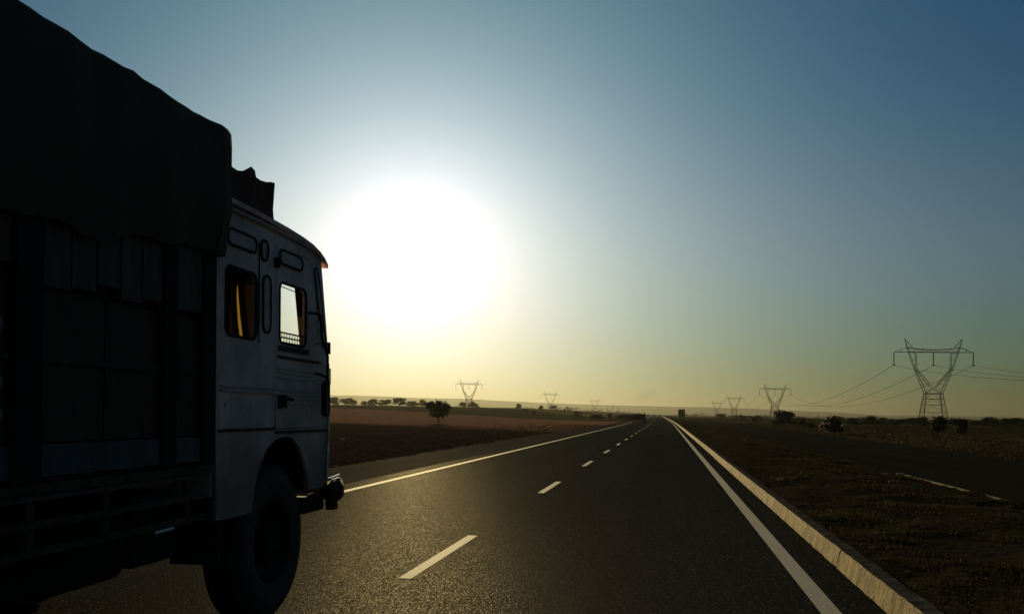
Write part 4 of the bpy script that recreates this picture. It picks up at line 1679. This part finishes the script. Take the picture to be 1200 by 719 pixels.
# oncoming truck on the opposite carriageway
t = empty('distant_truck', (5.75, 335, 0.0))
tag(t, 'distant dark box shaped truck coming along the opposite carriageway', 'truck')
m = MB()
m.box((-1.22, 0.3, 0.85), (1.22, 6.8, 3.55))
m.build('cargo_box', M['far_truck'], t)
m = MB()
m.box((-1.12, -1.6, 0.75), (1.12, 0.2, 2.75))
m.build('cab', M['far_truck'], t)
m = MB()
m.box((-0.98, -1.63, 1.75), (0.98, -1.61, 2.5))
m.build('windscreen', M['black'], t)
m = MB()
m.box((-1.2, -1.85, 0.5), (1.2, -1.62, 0.74))
m.build('bumper', M['black'], t)
for s in (-1, 1):
    m = MB()
    m.tube([(s * 0.85, -1.64, 0.98), (s * 0.85, -1.60, 0.98)], 0.13, 12)
    m.build('headlamp', M['chrome'], t)
    for yy in (-0.7, 5.0):
        w = MB()
        w.lathe_x([(-0.14, 0.0), (-0.14, 0.44), (-0.08, 0.5), (0.08, 0.5), (0.14, 0.44), (0.14, 0.0)], (s * 0.98, yy, 0.5), 20)
        w.build('wheel', M['rubber'], t)


# two far cars
def far_car(x, y, mat, label, face):
    t = empty('car', (x, y, 0.0), 0 if face < 0 else math.pi)
    tag(t, label, 'car')
    m = MB()
    prof = [(-1.95, 0.35), (-2.0, 0.75), (-1.85, 0.95), (-0.9, 1.02), (-0.75, 1.05), (1.3, 1.05), (1.9, 0.98), (2.0, 0.75), (1.95, 0.35)]
    k = len(prof)
    vs = [(-0.82, a, b) for a, b in prof] + [(0.82, a, b) for a, b in prof]
    m.add(vs, [tuple(range(k)), tuple(k + i for i in range(k))[::-1]] + [(i, k + i, k + (i + 1) % k, (i + 1) % k) for i in range(k)])
    m.build('body', mat, t)
    m = MB()
    prof = [(-0.85, 1.055), (-0.30, 1.47), (0.95, 1.47), (1.45, 1.055)]
    vs = [(-0.72, a, b) for a, b in prof] + [(0.72, a, b) for a, b in prof]
    m.add(vs, [(0, 1, 2, 3), (7, 6, 5, 4)] + [(i, 4 + i, 4 + (i + 1) % 4, (i + 1) % 4) for i in range(4)])
    m.build('cabin', M['car_dark'], t)
    m = MB()
    m.box((-0.70, -0.28, 1.471), (0.70, 0.93, 1.50))
    m.build('roof', mat, t)
    for s in (-1, 1):
        for yy in (-1.25, 1.3):
            w = MB()
            w.lathe_x([(-0.09, 0.0), (-0.09, 0.28), (-0.05, 0.31), (0.05, 0.31), (0.09, 0.28), (0.09, 0.0)], (s * 0.75, yy, 0.31), 16)
            w.build('wheel', M['rubber'], t)
        m = MB()
        m.box((s * 0.62 - 0.14, -2.02, 0.66), (s * 0.62 + 0.14, -1.96, 0.80))
        m.build('headlamp', M['chrome'], t)


far_car(-4.3 + cx(560), 560, M['car_white'], 'tiny white car far ahead near the end of the road', 1)
far_car(8.6 + cx(480), 480, M['car_white'], 'small white car left of the distant truck', -1)
far_car(-0.6 + cx(640), 640, M['car_dark'], 'tiny dark car beside the white car at the road end', 1)


# ------------------------------------------------------------------ litter
def scrap(x, y, z, s, label, mat='white_scrap', cat='litter', name='litter', seed=0):
    q = random.Random(seed)
    m = MB()
    vs, fs = [], []
    for j in range(5):
        for i in range(5):
            vs.append(((i / 4 - 0.5) * s + q.uniform(-.1, .1) * s, (j / 4 - 0.5) * s * 0.7 + q.uniform(-.1, .1) * s, abs(q.gauss(0.12, 0.1)) * s))
    fs = [(j * 5 + i, j * 5 + i + 1, j * 5 + i + 6, j * 5 + i + 5) for j in range(4) for i in range(4)]
    m.add(vs, fs)
    o = m.build(name, M[mat])
    sol = o.modifiers.new('thickness', 'SOLIDIFY')
    sol.thickness = 0.004
    o.location = (x, y, z)
    tag(o, label, cat, 'scraps of litter by the road' if cat == 'litter' else None)


scrap(5.1, 21.1, verge_z(5.1, 21.1) + 0.05, 0.15, 'crumpled white plastic scrap in the grass at the far edge of the median', seed=1)
scrap(4.93, 21.7, verge_z(4.93, 21.7) + 0.05, 0.09, 'small white scrap just left of the crumpled plastic on the median', seed=2)
scrap(-57.4, 198, ground_z(-57.4, 198) + 0.1, 0.5, 'white scrap lying in the orange field left of the lone tree', seed=3)
scrap(-25.3, 99, ground_z(-25.3, 99) + 0.06, 0.32, 'white scrap just right of the lone tree trunk', seed=4)
scrap(-15.5, 42, ground_z(-15.5, 42) + 0.05, 0.16, 'white scrap in the dark soil above the truck bumper', seed=5)
scrap(-8.5, 22.6, ground_z(-8.5, 22.6) + 0.05, 0.10, 'tiny white scrap at the shoulder edge beside the truck bumper', seed=6)
scrap(-37, 108, ground_z(-37, 108) + 0.06, 0.22, 'small white scrap at the near border of the orange field', seed=7)
scrap(2.3, 19.0, verge_z(2.3, 19) + 0.04, 0.12, 'tiny white scrap in the grass just behind the kerb', seed=8)
# tan stone on the median
m = MB()
vs, fs = [], []
nu, nv = 10, 6
for j in range(nv):
    for i in range(nu):
        a, ph = 2 * math.pi * i / nu, -0.6 + (math.pi / 2 + 0.6) * j / (nv - 1)
        q = 1 + 0.22 * mnoise.noise(Vector((math.cos(a) * 1.5, math.sin(a) * 1.5, j * 0.6)))
        vs.append((0.22 * q * math.cos(a) * math.cos(ph), 0.15 * q * math.sin(a) * math.cos(ph), 0.13 * q * math.sin(ph)))
m.add(vs, [(j * nu + i, j * nu + (i + 1) % nu, (j + 1) * nu + (i + 1) % nu, (j + 1) * nu + i) for j in range(nv - 1) for i in range(nu)])
o = m.build('stone', M['stone'])
o.location = (4.55, 17.6, verge_z(4.55, 17.6) + 0.02)
o.scale = (0.62, 0.62, 0.62)
tag(o, 'tan stone lying in the dry grass near the white plastic scrap', 'stone')

# ------------------------------------------------------------------ smoke far away and thin masts beside it
for i, (mx_, mh) in enumerate(((-196.0, 27), (-178.0, 30), (-160.0, 26))):
    m = MB()
    m.tube([(0, 0, 0), (0, 0, mh)], [1.2, 0.8], 10)
    o = m.build('chimney', M['far_truck'])
    o.location = (mx_, 3100, 3)
    tag(o, ('left', 'middle', 'right')[i] + ' one of three thin far chimneys left of the smoke plume', 'chimney')
sm_, ts_, ns_, ls_, ps_ = newmat('thin_smoke')
ns_.remove(ps_)
pv = ns_.new('ShaderNodeVolumePrincipled')
pv.inputs['Density'].default_value = 0.0042
pv.inputs['Color'].default_value = (0.16, 0.15, 0.14, 1)
ls_.new(pv.outputs[0], ns_.inputs['Volume'] if False else ns_['Material Output'].inputs['Volume'])
pl_ = MB()
pts, rads = [], []
for i in range(15):
    t = i / 14
    pts.append((-128 + 95 * t ** 1.5 + 6 * math.sin(7 * t), 3150 + 30 * t, 8 + 72 * t ** 0.8))
    rads.append(3 + 17 * t + 3.0 * math.sin(11 * t + 1))
rads[-1] = 2.0
pl_.tube(pts, rads, 14)
tag(pl_.build('smoke_plume', sm_, smooth=True), kind='stuff')

# ------------------------------------------------------------------ haze
hz = MB()
hz.box((-9300, -9300, -8.0), (9300, 9300, 145))
hm_, t_, n_, l_, p_ = newmat('haze_air')
n_.remove(p_)
pv = n_.new('ShaderNodeVolumePrincipled')
pv.inputs['Density'].default_value = HAZE_DENSITY
pv.inputs['Color'].default_value = (*HAZE_COLOR, 1)
pv.inputs['Anisotropy'].default_value = HAZE_G
l_.new(pv.outputs[0], n_['Material Output'].inputs['Volume'])
tag(hz.build('haze', hm_), kind='stuff')
